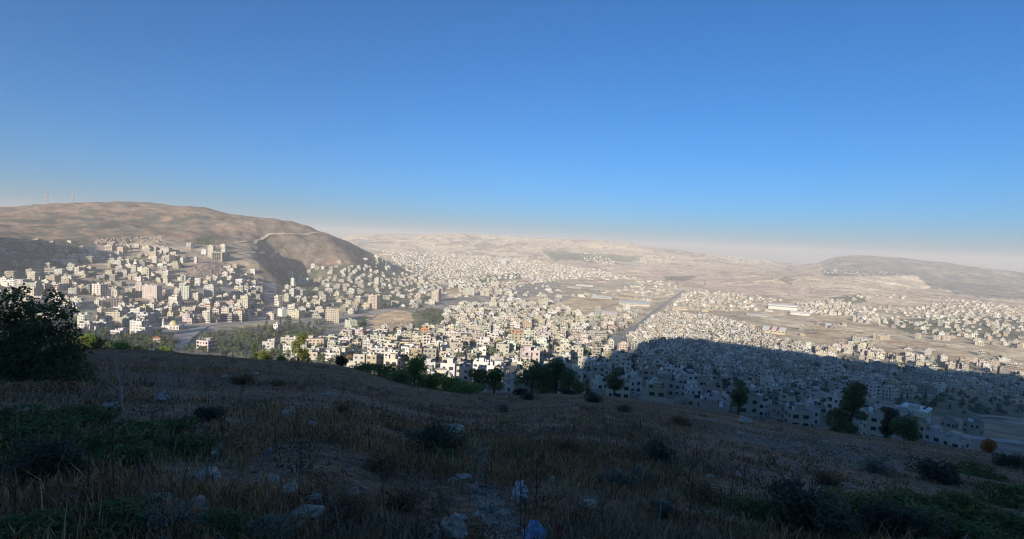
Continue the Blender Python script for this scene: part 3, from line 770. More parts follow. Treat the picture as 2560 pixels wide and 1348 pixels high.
# ------------------------------------------------------------------ the buildings one can pick out
# x0 x1 base height (photo pixels) colour style yaw ; label ; short name when it serves others as a landmark
HAND = """
360 401 749 33 w block 0; broad eleven-storey white apartment slab, a grid of windows above bare red soil; the broad white slab
341 357 731 22 w balcony 0; slim eight-storey white block beside the bare patch behind the broad slab
357 375 696 23 c balcony 8; cream tower with stacked balconies on the tan spur; 
198 223 730 17 y block 0; pale yellow block six storeys high, between the long beige row and the oblique white tower;
234 266 742 28 k balcony -28; oblique white tower with deep balconies beside the pale yellow block; the oblique white tower
113 160 726 17 c block 0; long beige apartment row beyond the twig of the big bush; the long beige row
160 177 720 17 t block 0; beige block joined to the end of the long beige row;
280 299 748 19 c balcony 0; cream block directly behind the comb-shaped block;
263 285 628 15 w balcony 0 twin; twin-bay white block right under the rock cliffs; the twin block under the cliffs
288 307 627 10 w block 0; low white block between the twin block and the windowless hall;
311 327 624 11 c blind 0; windowless cream hall below the cliffs beside the thin minaret;
337 349 619 7 w plain 0; ;
358 376 629 14 c block 0; ;
382 392 629 11 w block 0; ;
287 303 641 9 w block 0; ;
270 281 647 9 w block 0; ;
313 326 661 13 c balcony 0; ;
296 312 657 8 w plain 0; ;
233 258 650 9 w plain 0; ;
115 142 684 14 g band 0; flat-roofed grey block in hill shadow above the long beige row; the grey block in hill shadow
159 172 697 11 c plain 0; ;
189 198 690 10 c plain 0; ;
200 212 683 14 c balcony 0; ;
172 195 673 13 g block 0; ;
125 136 615 11 g plain 0; grey tower house standing in the dark of the hill shadow;
143 160 634 9 g plain 0; ;
163 176 628 8 g plain 0; ;
198 211 624 8 g plain 0; ;
66 92 622 9 g plain 0; ;
28 54 669 13 g block 0; ;
85 103 668 12 g block 0; ;
405 428 637 18 c block 0; wide grey-cream block at the upper edge of the left-hand quarter;
426 443 649 16 c balcony 0; ;
412 436 657 16 g block -30; ;
520 537 644 27 c block 0; tallest cream tower crowning the spur above the quarry; the tall tower on the spur
529 560 651 18 g frame 0; dark-balconied slab in front of the tall spur tower; the dark-balconied slab
504 519 638 14 k block 0; plain white block left of the tall spur tower;
552 567 621 10 w plain 0; ;
467 487 621 13 g block -25; ;
562 574 644 11 g block 0; ;
553 566 632 9 w plain 0; ;
486 494 658 12 w plain 0; lone slim white house at the edge of the quarry slope;
452 466 709 22 g frame 0; bare concrete frame, unfinished open floors, below the quarry; the unfinished concrete frame
472 488 705 9 g frame 0; two-storey bare frame in the dark beside the unfinished tower;
406 426 699 21 w balcony 0; eight-storey white block on a walled podium by the tan spur;
454 475 748 34 w block 5; tall white tower beside the broad slab, dark flank; the tall white tower
511 540 745 30 w block 4; nine-storey white tower with dark recessed corners; the tower with dark corners
597 609 745 27 w balcony 4; slender white tower at the foot of the rocky spur; the slender tower
430 448 754 14 w plain 0; ;
413 432 745 8 w plain 0; ;
437 455 737 13 w block 0; ;
490 506 750 14 w balcony 0; ;
559 573 749 14 w block 0; ;
541 556 750 7 w plain 0; ;
578 592 741 13 w balcony 0; ;
576 592 750 7 w plain 0; ;
586 598 729 12 c plain 0; ;
583 595 672 10 t plain 0; lone tan house on the rock shelf above the terraced houses;
560 579 673 8 w plain 0; ;
567 587 680 7 w plain 0; ;
557 573 692 10 w plain 0; ;
573 589 692 10 c plain 0; ;
569 583 703 10 w plain 0; ;
608 620 697 11 w plain 0; ;
515 530 705 12 c plain 0; ;
532 546 702 12 w balcony 0; ;
552 562 703 10 w plain 0; ;
508 522 716 11 c plain 0; ;
545 560 716 10 w plain 0; ;
572 584 716 8 w plain 0; ;
641 656 737 17 g frame 12; open concrete skeleton on the edge of the rocky spur; the skeleton on the rocky spur
612 630 747 11 p plain 0; ;
625 640 684 8 k plain 0; white villa on the levelled shelf of the rocky spur;
269 306 806 24 c block 6; cream block below the comb-shaped block, near the valley trees; the cream block by the valley
329 370 838 34 k block -18 step; large stepped white block by the valley road; the stepped white block
198 234 815 28 w block -30; white block with punched windows right behind the big bush; the block behind the big bush
280 315 842 15 k plain -20; low white villa below the cream block by the valley;
251 299 768 21 w balcony -38 comb; comb-shaped white block with projecting bays; the comb-shaped block
238 251 770 17 w plain 0; ;
160 178 774 15 c block -25; ;
246 268 790 16 c block -30; ;
235 246 802 12 c plain 0 red; small house with red tiled roof behind the white block;
324 348 772 9 c plain 0; ;
376 389 758 9 c plain 0; ;
368 390 772 10 w plain 0; ;
401 414 767 9 c plain 0; ;
386 410 792 17 w balcony 0; white villa block with deep balconies above the small mosque; 
412 435 790 20 c balcony 0; ;
384 402 864 13 c plain 10 red; red tiled house by the bend of the valley road; the red tiled house
458 480 808 24 w balcony 0 step; six-storey white block with a lower wing, by the valley road; the white block with a wing
480 503 807 12 w block 0; ;
507 529 807 26 w balcony 0; seven-storey white block beside the flat wing on the valley road; the flat white tower
528 546 806 8 w plain 0; ;
551 585 804 17 g band 0; office building with long glazed window bands, cluttered roof; the office with glazed bands
590 608 804 24 c balcony 0 red; narrow cream block with red hipped roof beside the office with glazed bands;
609 626 802 14 w balcony 0; small three-storey white block standing last in the roadside row;
667 689 799 16 w balcony -10; ;
695 715 791 19 k blind -32; white block with blank walls below the dark ravine;
595 625 773 21 c block 0; wide cream block right under the boulder slope; the wide cream block
458 496 780 12 c block 0; ;
499 516 776 16 w balcony 0; ;
513 530 779 13 c plain 0 red; brown-roofed house in the middle of the terraced rows;
532 551 784 10 w balcony 0; ;
554 570 780 9 w plain 0; ;
573 586 782 13 w block 0; ;
566 588 768 12 p block 0; ;
537 551 768 11 w plain 0; ;
420 436 800 16 c balcony 0; ;
446 464 790 6 c plain 0; ;
494 536 878 23 w balcony -22 cols; cream block with roof columns close behind the brow of the hill; the block with roof columns
684 700 828 14 k plain -20; lone white house among the dark trees of the valley;
722 761 796 19 c block -18 round; cream block with rounded corner bay by the valley trees; the rounded-corner block
814 848 806 31 c block 14; big cream block, nine storeys, at the edge of the dark garden; the big cream block
921 951 772 33 c balcony -24; ten-storey tower with stacked balconies above the mound; the tower above the mound
719 732 700 20 k block -25; first white tower standing in the ravine shadow;
727 738 715 19 k block -10; ;
744 757 711 16 k block 0; ;
758 773 711 14 k block 0; ;
724 740 741 19 w block -20; ;
739 766 740 15 w balcony -15; ;
711 727 756 20 c balcony -20; ;
686 704 766 26 k balcony -25 step; white stepped tower at the mouth of the ravine; the stepped tower at the ravine
730 752 755 9 w plain 0; ;
720 745 776 11 w plain -15; ;
766 781 776 17 w block -20; ;
786 806 768 15 c balcony -10; ;
799 819 755 15 w balcony -14; ;
857 882 770 9 w block -28; ;
889 908 760 10 w block -28; ;
907 927 771 10 y plain 0; yellow-walled house in front of the balcony tower;
936 950 713 17 w block -18; white seven-storey block above the garden slopes; the white block above the gardens
858 868 730 11 t plain 0; ;
815 828 720 9 w plain -15; ;
777 789 670 9 k plain 0; ;
803 812 674 8 k plain 0; ;
850 862 684 8 w plain 0; ;
893 903 700 8 w plain 0; ;
857 866 679 7 w plain 0; ;
880 890 687 9 w plain 0; ;
763 812 868 20 c plain 8; wide low cream block at the crossroads beside the mosque;
850 880 870 19 w band -12 round; cream block curving round the street corner; the curved corner block
880 905 870 17 p balcony -4; ;
862 892 822 18 w block -50 step; stepped white row running down beside the orchard; the stepped row by the orchard
856 892 836 13 c balcony -14; ;
849 868 851 17 c block 0; ;
898 912 848 19 p block -30 redtop; slim pinkish block with red roof edge, near the curved corner;
953 972 837 23 w block -48; oblique white block at the foot of the mound;
933 952 838 14 w balcony 0; ;
967 994 864 21 y blind 0; yellow-cream hall with blank walls above the long row; the yellow-cream hall
952 975 872 17 c balcony 0; ;
941 958 893 29 w blind -20; ;
922 940 896 24 w block -35; ;
982 1010 906 22 w block 12; cream house close above the pines with small square windows; the house above the pines
766 795 900 14 c plain 5; ;
862 883 906 12 k plain -15 red; ;
1078 1101 755 25 c block -14 twin; twin-shafted cream tower beside the bare square field; the twin-shafted tower
1163 1187 738 17 c block 0 round; broad cream block with rounded end beyond the bare square field; the round-ended block
1208 1223 733 12 c block 0; ;
1228 1247 718 12 c block 0; ;
1121 1136 719 12 w block 0; ;
1039 1058 749 14 c block -30; ;
1252 1266 660 11 k block 0 twin; twin pale towers alone in the distant quarter;
1071 1088 763 12 w plain 0; ;
1227 1240 756 11 w block 0; ;
1191 1212 791 13 k block -8; ;
1228 1242 768 12 c plain 0; ;
1263 1293 804 15 w balcony 0; ;
1166 1181 782 12 c plain 0; ;
1174 1192 798 14 c plain -20; ;
1145 1158 720 9 w plain 0; ;
1050 1058 700 10 c plain 0; ;
1025 1036 700 8 c plain 0; ;
1000 1015 706 7 y plain 0; ;
1046 1062 709 8 c plain 0; ;
1052 1081 839 15 o block -25; orange-fronted house among the grey roofs; the orange-fronted house
999 1052 870 16 y block 6; long cream four-storey row in two joined halves; the long cream row
1056 1077 870 27 w balcony 4; seven-storey block at the end of the long cream row; the block ending the long row
1078 1101 869 13 w balcony 0; ;
1122 1154 879 31 w balcony 10; tall cream block of stacked balconies in the middle of town; the stacked-balcony block
1145 1185 851 21 g frame 0; grey half-built block with open concrete bays;the half-built grey block
1191 1232 875 27 w block -12; broad white block set at an angle below the half-built grey block; the broad angled block
1278 1306 872 38 t block 14 redtop; tall tan block with red roof parapet; the tan block with red parapet
1254 1289 888 30 k balcony 18 step; white terraced block stepping down beside the tan tower; the white terraced block
1228 1250 856 22 w block -20; ;
1170 1198 902 21 w block 18; ;
1098 1131 900 16 c plain 10; ;
1057 1086 890 12 p plain 12; ;
1028 1055 892 17 k plain 14; ;
1226 1256 921 26 w plain 30; ;
1066 1082 920 15 k plain 20; ;
1117 1147 935 19 k block 24; ;
1139 1163 920 14 c plain 16; ;
1297 1348 930 48 w balcony 20; big white block at the edge of the mountain shadow, base behind pines; the big white block
1384 1412 895 28 c block 14; first of two cream blocks side by side above the pines; the paired cream blocks
1416 1457 898 28 w balcony 26; wider of two cream blocks side by side above the pines;
1385 1405 857 14 c plain 10; ;
1342 1371 860 21 w balcony 10; ;
1430 1453 841 18 w balcony 6 cols; white building with roof columns by the small park; the building with roof columns
1448 1468 858 16 w block 8; ;
1304 1337 853 30 w balcony 8 step; white stepped block just behind the tan tower;
1519 1533 878 29 w balcony 8; narrow white block at the start of the main road; the narrow block by the main road
1543 1568 878 19 c plain 10; ;
1445 1488 923 20 k plain 24 pale; shaded villa with a wide pale flat roof; the villa with pale roof
1345 1378 938 18 k plain 22; ;
1424 1443 965 26 k block 22; white house with three rows of windows, between shaded pines; the white house between pines
1283 1304 958 22 k plain 20; ;
1443 1473 962 17 g blind 26; ;
1482 1517 973 14 k plain 20; ;
1493 1520 911 13 y plain 14; ;
1512 1545 902 18 y block 14; ;
1487 1507 940 9 k plain 22; ;
1343 1370 764 17 c block 8; cream block alone at the edge of the tilled plain; the block at the plain's edge
1484 1501 783 16 g block 10; grey tower beside the hall on the plain; the grey tower
1437 1463 814 23 c balcony 8; eight-storey pinkish block above the small park; the block above the park
1289 1313 762 12 c plain 8; ;
1313 1330 766 10 w plain 8; ;
1352 1367 834 18 w block 6; ;
1305 1329 825 20 t block 8; brown-tan block between white blocks, mid-town;
1556 1575 777 13 k plain 24; ;
1412 1426 790 12 c plain 10; ;
1405 1432 813 14 c plain 10; ;
1345 1362 812 13 c plain 8; ;
1621 1661 858 11 k blind 12; long white wall catching the last sun at the shadow edge; the white wall at the shadow edge
1611 1641 910 24 c block 10; ;
1645 1665 909 22 w balcony 10; shaded white block with paired balconies below the camp; 
1630 1671 926 16 k block 14; ;
1707 1747 976 36 k balcony 12 solar; shaded white block with solar roof facing the hillside; the solar-roofed block
1753 1801 976 30 y balcony 12; wide shaded cream block beside the solar-roofed block;
1714 1749 1004 26 k plain 12; ;
1761 1800 1010 20 k plain 12; ;
1748 1769 912 18 w balcony 10; ;
1774 1787 912 16 w plain 10; ;
1698 1728 895 14 c plain 10; ;
1743 1776 938 21 w balcony 12; ;
1780 1813 936 20 w balcony 12; ;
1800 1828 962 18 c balcony 12; ;
1559 1584 919 9 k plain 16; ;
1556 1600 982 32 k plain 34; ;
1620 1648 972 16 k plain 20; ;
1589 1612 905 15 g plain 12; ;
1993 2010 872 15 t balcony 20; first of two orange-tan blocks at the shadow edge; the orange-tan blocks
2010 2026 871 14 t balcony 20; second of two orange-tan blocks at the shadow edge;
1958 1974 858 10 w plain 20; ;
1966 1980 876 13 t plain 20; ;
2077 2104 823 9 w band 24; ;
2083 2092 778 8 y plain 20; yellow house in the terraced quarter on the right-hand plain;
1706 1713 820 18 k plain 14; white tower house rising out of the crowded camp; the tower house in the camp
1985 2008 944 25 k band 22; shaded white block with dark balcony bands, right of the camp; the block with dark bands
1901 1931 983 29 k balcony 14; ;
1931 1961 983 27 k balcony 14; ;
1971 2010 975 15 k plain 18; ;
2040 2062 951 18 k block 24; ;
2086 2112 952 16 w plain 26; ;
2112 2129 952 10 w plain 26; ;
1888 1914 1040 34 k block 44; ;
2015 2055 988 14 k plain 26; ;
1930 1985 1040 16 g plain 18; ;
2000 2038 1060 42 k balcony 16; shaded four-storey house close under the rubble slope; the house under the rubble
2070 2110 1064 72 k balcony 32; tall shaded block half hidden by the lone dark tree; the block behind the lone tree
2163 2197 997 37 k balcony 26; white block just right of the lone dark tree; the block by the lone tree
2197 2243 998 23 k balcony 26; ;
2172 2208 1062 30 p plain 22; pinkish house seen low between the dark trees;
2253 2318 1070 46 k block 50 pale; white block with pale sheet roof on the steep right side; the sheet-roofed block
2285 2318 1098 30 y block 40; small yellow house at the brow, partly behind a tree;
2318 2360 1106 20 k plain 40; ;
2362 2412 1122 18 k plain 42; ;
2412 2450 1086 28 g plain 30; ;
2358 2386 1068 14 g plain 30; ;
2356 2395 958 16 g block 28; ;
2217 2249 969 12 y plain 24; ;
2283 2322 955 22 g block 28; ;
2180 2205 930 20 g block 26; ;
2205 2240 926 18 g block 26; ;
2313 2326 888 12 k plain 30; lone white cube house on the tilled plain; the lone cube house
2446 2460 889 13 w band 34; white three-storey building with glass front on the right plain; the glass-fronted building
2520 2553 919 11 c band 34; long low cream building at the far right field;
2336 2354 850 11 w plain 30; ;
2358 2374 852 11 w plain 30; ;
2289 2301 848 13 w plain 28; ;
2237 2247 813 13 w plain 26; ;
2346 2360 815 12 c plain 30; ;
2187 2220 849 10 w frame 28; low row of open concrete bays on the right-hand plain;
2469 2485 818 12 w block 32; ;
2420 2440 905 9 w plain 34; ;
2475 2495 912 10 c plain 34; ;
"""
P_SHED = """
1482 1530 747 6 g .55,.58,.60 -14 30; long grey-roofed shed in the middle of the plain; the long grey shed
1548 1622 764 7 c .50,.52,.52 -12 60; huge pale grey factory roof on the plain beside the main road; the huge grey factory
1575 1602 718 6 c .15,.50,.52 -8 26; factory hall with turquoise roof far out on the plain; the turquoise-roofed hall
1494 1515 706 4 p .50,.14,.11 -8 24; red-roofed shed far out beyond the tilled plain; the far red shed
1362 1373 725 4 p .60,.10,.09 -6 16; small bright red-roofed shed beyond the round-ended block; the small red shed
1296 1322 709 4 p .48,.18,.12 -4 18; low rust-roofed shed near the distant cypress rows;
1501 1541 791 11 c .55,.54,.52 -6 34; hall with a low pale roof beside the grey tower; the hall by the grey tower
1511 1545 822 8 c .40,.20,.15 -10 18; long school building with a brown-red roof near the main road; the brown-red roofed school
1680 1716 775 9 y .62,.56,.42 -4 16; long yellow building on the plain beyond the camp; the long yellow building
1753 1769 779 8 y .60,.52,.40 -4 16; yellow cube hall right of the long yellow building;
1925 1985 774 15 k .62,.64,.66 -22 34; long white factory on the far side of the plain; the long white factory
1978 2018 788 10 k .62,.64,.66 -22 24; white factory extension with bright gable end; the white factory extension
1866 1914 790 6 g .50,.50,.50 -14 20; grey workshop row in front of the white factory;
1911 1930 779 6 c .58,.60,.60 -16 18; pale shed between workshop row and white factory;
1930 1948 800 6 g .42,.43,.44 -50 20; dark grey shed in front of the workshop row;
1579 1601 862 9 y .46,.17,.10 -10 14; red-roofed school at the lower edge of the camp; the red-roofed camp school
1340 1366 700 4 w .62,.62,.62 -4 22; distant long white shed by the cypress rows;
1418 1452 721 4 g .55,.57,.58 -4 22; distant grey shed in the industrial strip;
1440 1482 716 4 w .62,.62,.62 -6 22; distant white shed row in the industrial strip;
2060 2075 818 10 w .62,.64,.66 -10 24; white-roofed depot on the right-hand plain;
"""
LANDMARKS = []        # (short name, x, y)
THINGS = []           # (object, x, y, description, noun) still to be labelled
FOOT = []             # occupied ground: (x, y, radius)
ORD = ["nearest", "second", "third", "fourth", "fifth", "sixth", "seventh", "eighth", "ninth", "tenth", "eleventh", "twelfth", "thirteenth", "fourteenth", "fifteenth", "sixteenth", "seventeenth", "eighteenth", "nineteenth", "twentieth", "twenty-first", "twenty-second", "twenty-third", "twenty-fourth", "twenty-fifth"]
STORY = {1: "one-storey", 2: "two-storey", 3: "three-storey", 4: "four-storey", 5: "five-storey", 6: "six-storey", 7: "seven-storey", 8: "eight-storey", 9: "nine-storey", 10: "ten-storey", 11: "eleven-storey"}
CNAME = {'w': "cream-white", 'c': "cream", 't': "tan", 'g': "grey", 'y': "yellowish", 'o': "orange", 'p': "pinkish", 'k': "white"}

def hit(x, y, rmin=170):
    return at(x, y, rmin=rmin)

def parse(txt):
    for ln in txt.strip().splitlines():
        a = ln.split(';')
        yield a[0].split(), (a[1].strip() if len(a) > 1 else ""), (a[2].strip() if len(a) > 2 else "")

def wrapped(az):
    return (az + math.pi) % (2 * math.pi) - math.pi

def dress(e, flags, w, d, nf, style, col, seed):
    H = nf * FH
    def solid(name, mb, mat=M_WALL, c=col):
        o = link(name, mb.mesh(name, mat), e); o.color = (*c, 1); return o
    if 'twin' in flags or 'step' in flags:
        up = 'twin' in flags
        n2 = nf + 2 if up else max(1, int(nf * .6))
        r2 = block_meshes(w * .46, d * .9, n2, 'block' if style == 'frame' else style, seed + 3)
        off = (w * .30, d * .12, 0) if up else (w * .62, -d * .12, 0)
        o = link("wing", r2['wall'], e, loc=off); o.color = (*col, 1)
        link("window", r2['window'], o, kind="stuff"); link("roof", r2['roof'], o)
    if 'comb' in flags:
        for i in range(4):
            x = -w / 2 + w * (i + .5) / 4
            mb = MB(); mb.box(x - w * .07, x + w * .07, -d / 2 - 2.2, -d / 2 + .3, -8, H + .4); solid("bay", mb)
    if 'round' in flags:
        mb = MB(); mb.tube(-w / 2, 0, -8, H + .95, d * .49, d * .49, 20)
        o = solid("corner_bay", mb)
        wm = MB()
        for f in range(nf):
            for i in range(10, 30, 2):
                a0, a1 = (i + .3) * math.pi / 20, (i + 1.7) * math.pi / 20; q = d * .49 + .05
                wm.quad(*[(-w / 2 + q * math.cos(a), q * math.sin(a), z) for a, z in ((a0, f * FH + 1), (a1, f * FH + 1), (a1, f * FH + 2.4), (a0, f * FH + 2.4))])
        link("window", wm.mesh("window", M_GLASS), o, kind="stuff")
    if 'redtop' in flags:
        mb = MB(); a, b = w / 2 + .3, d / 2 + .3
        mb.box(-a, a, -b, -b + .7, H + .35, H + 1.45, True); mb.box(-a, a, b - .7, b, H + .35, H + 1.45, True); mb.box(-a, -a + .7, -b + .71, b - .71, H + .35, H + 1.45, True); mb.box(a - .7, a, -b + .71, b - .71, H + .35, H + 1.45, True)
        solid("parapet", mb, M_RED)
    if 'cols' in flags:
        for i in range(4):
            for j in range(2):
                x, y = -w * .38 + w * .76 * i / 3, -d * .32 + d * .5 * j
                mb = MB(); mb.box(x - .28, x + .28, y - .28, y + .28, H, H + 3.0); solid("column", mb, M_CONC)
    if 'solar' in flags:
        for i in range(int(w / 2.4)):
            for j in range(3):
                link("solar_panel", PANEL, e, loc=(-w / 2 + 1.6 + i * 2.3, -d / 2 + 2 + j * 3, H + 1.0))
    if 'pale' in flags:
        mb = MB(); mb.box(-w / 2 - .3, w / 2 + .3, -d / 2 - .3, d / 2 + .3, H + .97, H + 1.15, True); solid("roof_sheet", mb, M_TANKW)

k = 0
for tok, lab, short in parse(HAND):
    k += 1
    x0, x1, yb, hp = map(float, tok[:4])
    cc_, style, yaw = tok[4], tok[5], math.radians(float(tok[6]))
    flags = tok[7:]; red = 'red' in flags
    xc = (x0 + x1) / 2
    P = hit(xc, yb)
    R = math.hypot(P[0], P[1]); dep = P @ CF
    mpp = dep / FPX
    Wm = (x1 - x0) * mpp
    nf = max(1, min(12, int(round(hp * mpp / FH))))
    az = math.atan2(P[0], P[1])
    yaw += math.radians(random.uniform(-4, 4)) + 0.35 * -az * (1 if R < 700 else .5)
    phi = wrapped(-az - yaw)
    asp = {'frame': .6, 'band': .55, 'blind': .7}.get(style, random.uniform(.6, .95))
    w = max(6.0, Wm / (abs(math.cos(phi)) + asp * abs(math.sin(phi))))
    d = max(6.0, min(asp * w, 22))
    wide = w > 60
    P = P + np.array([math.sin(az), math.cos(az), 0]) * d * .4
    zc = float(height(np.array(P[0]), np.array(P[1])))
    P[2] = min(P[2], zc)
    name = "apartment_block" if nf >= 3 else "house"
    if nf >= 8: name = "tower_block"
    if style == 'frame': name = "concrete_frame"
    colv = tuple(c * random.uniform(.93, 1.06) for c in WALLC[cc_])
    e = make_block(name, P, yaw, w, d, nf, style, colv, k % 37, R, red)
    dress(e, flags, w, d, nf, style, colv, k % 37)
    e["category"] = {"house": "house", "concrete_frame": "unfinished building"}.get(name, "apartment building")
    FOOT.append((P[0], P[1], max(w, d) * .62))
    e["group"] = "buildings of the town"
    if lab: e["label"] = lab
    else: THINGS.append((e, xc, yb - hp / 2, f"{STORY.get(nf, 'tall')} {CNAME[cc_]} {'house' if nf < 3 else 'block'}", "building"))
    if short: LANDMARKS.append((short, xc, yb - hp / 2))
for tok, lab, short in parse(P_SHED):
    x0, x1, yb, hp = map(float, tok[:4])
    cc_ = tok[4]; rc = tuple(map(float, tok[5].split(','))); yaw = math.radians(float(tok[6])); dm = float(tok[7])
    xc = (x0 + x1) / 2
    P = hit(xc, yb); R = math.hypot(P[0], P[1]); mpp = (P @ CF) / FPX
    w = (x1 - x0) * mpp / max(.6, math.cos(yaw)); h = max(5.0, min(hp * mpp * .7, 16))
    az = math.atan2(P[0], P[1])
    P = P + np.array([math.sin(az), math.cos(az), 0]) * dm * .5
    e = make_shed(P, yaw, w, dm, h, tuple(c for c in WALLC[cc_]), rc)
    e["category"] = "warehouse"; e["label"] = lab; e["group"] = "halls and sheds on the plain"
    FOOT.append((P[0], P[1], max(w, dm) * .55))
    if short: LANDMARKS.append((short, xc, yb - hp / 2))
# market hall with white and red striped roof
P = hit(1945, 836); mpp = (P @ CF) / FPX
wht, rd = (.72, .70, .66), (.50, .10, .08)
e = make_shed(P + np.array([8, 30, 0]), math.radians(-34), 52 * mpp, 60, 8, WALLC['y'], wht, [wht, wht, wht, rd, wht, wht, rd, wht, wht, wht])
e["category"] = "warehouse"; e["label"] = "market hall with white and red striped roof, yellow gable"; e["group"] = "halls and sheds on the plain"
FOOT.append((P[0] + 8, P[1] + 30, 50)); LANDMARKS.append(("the striped market hall", 1945, 822))
# mosques: x, base, minaret px, hall width px, hall height px, colour, dome colour, label
for (x, yb, mh, wp, hp, c, dc, lab) in [
        (836, 868, 33, 18, 10, 'c', (.55, .52, .44), "mosque with slim white minaret beside the walled school yard"),
        (434, 822, 26, 36, 9, 'k', (.50, .42, .20), "low white mosque with small golden dome and minaret by the valley road"),
        (971, 672, 20, 10, 6, 'k', (.6, .58, .55), "white mosque with needle minaret below the end of the big hill"),
        (1061, 735, 16, 8, 7, 'k', (.10, .36, .22), "mosque with green dome behind the twin-shafted tower"),
        (1209, 812, 26, 12, 8, 'k', (.60, .58, .52), "tall thin white minaret in the crowded town centre"),
        (1119, 841, 16, 10, 7, 'c', (.58, .55, .5), "short white minaret right of the orange-fronted house"),
        (1672, 978, 47, 32, 16, 'c', (.12, .45, .40), "shaded mosque with turquoise dome and stout minaret near the brow"),
        (1840, 928, 33, 14, 8, 'c', (.5, .48, .45), "stout pale minaret in shadow, right of the paired balcony blocks"),
        (1827, 884, 22, 10, 6, 'g', (.45, .45, .45), "dim grey minaret just inside the mountain shadow in the camp"),
        (1755, 797, 18, 12, 6, 'k', (.6, .58, .52), "bright minaret at the upper edge of the crowded camp"),
        (1780, 758, 14, 12, 6, 'k', (.55, .62, .62), "white minaret with pale dome out on the plain beyond the camp"),
        (2447, 863, 29, 14, 9, 'c', (.6, .58, .52), "tall minaret of the mosque on the right-hand plain"),
        (2494, 795, 12, 8, 6, 'k', (.6, .58, .55), "small minaret among the houses at the right edge of the plain"),
        (310, 625, 17, 6, 5, 'k', (.6, .58, .55), "thin white minaret beside the windowless hall under the cliffs")]:
    P = hit(x, yb); mpp = (P @ CF) / FPX
    w = wp * mpp; h = max(4.5, hp * mpp * .8)
    e = make_mosque(P, -.3 * math.atan2(P[0], P[1]), w, min(w * .8, 18), h, max(14.0, mh * mpp), WALLC[c], dc)
    e["category"] = "mosque"; e["label"] = lab; e["group"] = "mosques of the town"
    FOOT.append((P[0], P[1], w * .7))

# ------------------------------------------------------------------ radio masts on the hill top
M_MAST = plain_mat("mast_steel", (.42, .40, .39), var=0.1, rough=0.6)
M_MASTR = plain_mat("mast_red", (.50, .16, .12), var=0.1, rough=0.6)
def make_mast(x, ytop, ybase, half, label):
    P = at(x, ybase, rmin=1700); mpp = (P @ CF) / FPX
    H = (ybase - ytop) * mpp; b = half * mpp
    e = link("radio_mast", None, loc=(P[0], P[1], P[2] - 1.5), label=label, category="radio mast", group="radio masts on the hill top")
    n = max(5, int(H / 7))
    for i in range(n):
        mb = MB(); z0, z1 = i * H / n, (i + 1) * H / n
        r = lambda z: b * (1 - z / H * .9) if b > 1.5 else b
        t = .22 if b > 1.5 else .12
        for sx in (-1, 1):
            for sy in (-1, 1):
                a0, a1 = r(z0), r(z1)
                mb.v += [(sx * a0 - t, sy * a0 - t, z0), (sx * a0 + t, sy * a0 - t, z0), (sx * a0 + t, sy * a0 + t, z0), (sx * a0 - t, sy * a0 + t, z0),
                         (sx * a1 - t, sy * a1 - t, z1), (sx * a1 + t, sy * a1 - t, z1), (sx * a1 + t, sy * a1 + t, z1), (sx * a1 - t, sy * a1 + t, z1)]
                q = len(mb.v) - 8
                mb.f += [(q, q + 1, q + 5, q + 4), (q + 1, q + 2, q + 6, q + 5), (q + 2, q + 3, q + 7, q + 6), (q + 3, q, q + 4, q + 7)]
        a0, a1 = r(z0), r(z1); s = t * .7
        for (p, q_) in (((-a0, -a0), (a1, -a1)), ((a0, -a0), (-a1, -a1)), ((a0, -a0), (a1, a1)), ((a0, a0), (a1, -a1)), ((-a0, a0), (a1, a1)), ((-a0, -a0), (-a1, a1))):
            q = len(mb.v)
            mb.v += [(p[0] - s, p[1], z0), (p[0] + s, p[1], z0), (q_[0] + s, q_[1], z1), (q_[0] - s, q_[1], z1), (p[0], p[1] - s, z0), (p[0], p[1] + s, z0), (q_[0], q_[1] + s, z1), (q_[0], q_[1] - s, z1)]
            mb.f += [(q, q + 1, q + 2, q + 3), (q + 4, q + 5, q + 6, q + 7)]
        mb.box(-a1, a1, -a1, a1, z1 - .2, z1, True)
        link("lattice_section", mb.mesh("lattice_section", M_MASTR if (i % 2 and b > 1.5) else M_MAST), e)
    an = MB(); an.tube(0, 0, H, H * 1.07, .12, .06, 6); link("antenna", an.mesh("antenna", M_MAST), e)
make_mast(118, 478, 511, 3.0, "tallest red and grey lattice mast on the hill top")
make_mast(182, 480, 508, 2.6, "red and grey lattice mast beside the low summit mound")
make_mast(77, 498, 515, .8, "thin grey mast standing alone down the ridge")
make_mast(129, 492, 511, .6, "thin mast close behind the tallest lattice mast")
make_mast(193, 494, 508, .6, "thin mast close behind the lattice mast by the mound")
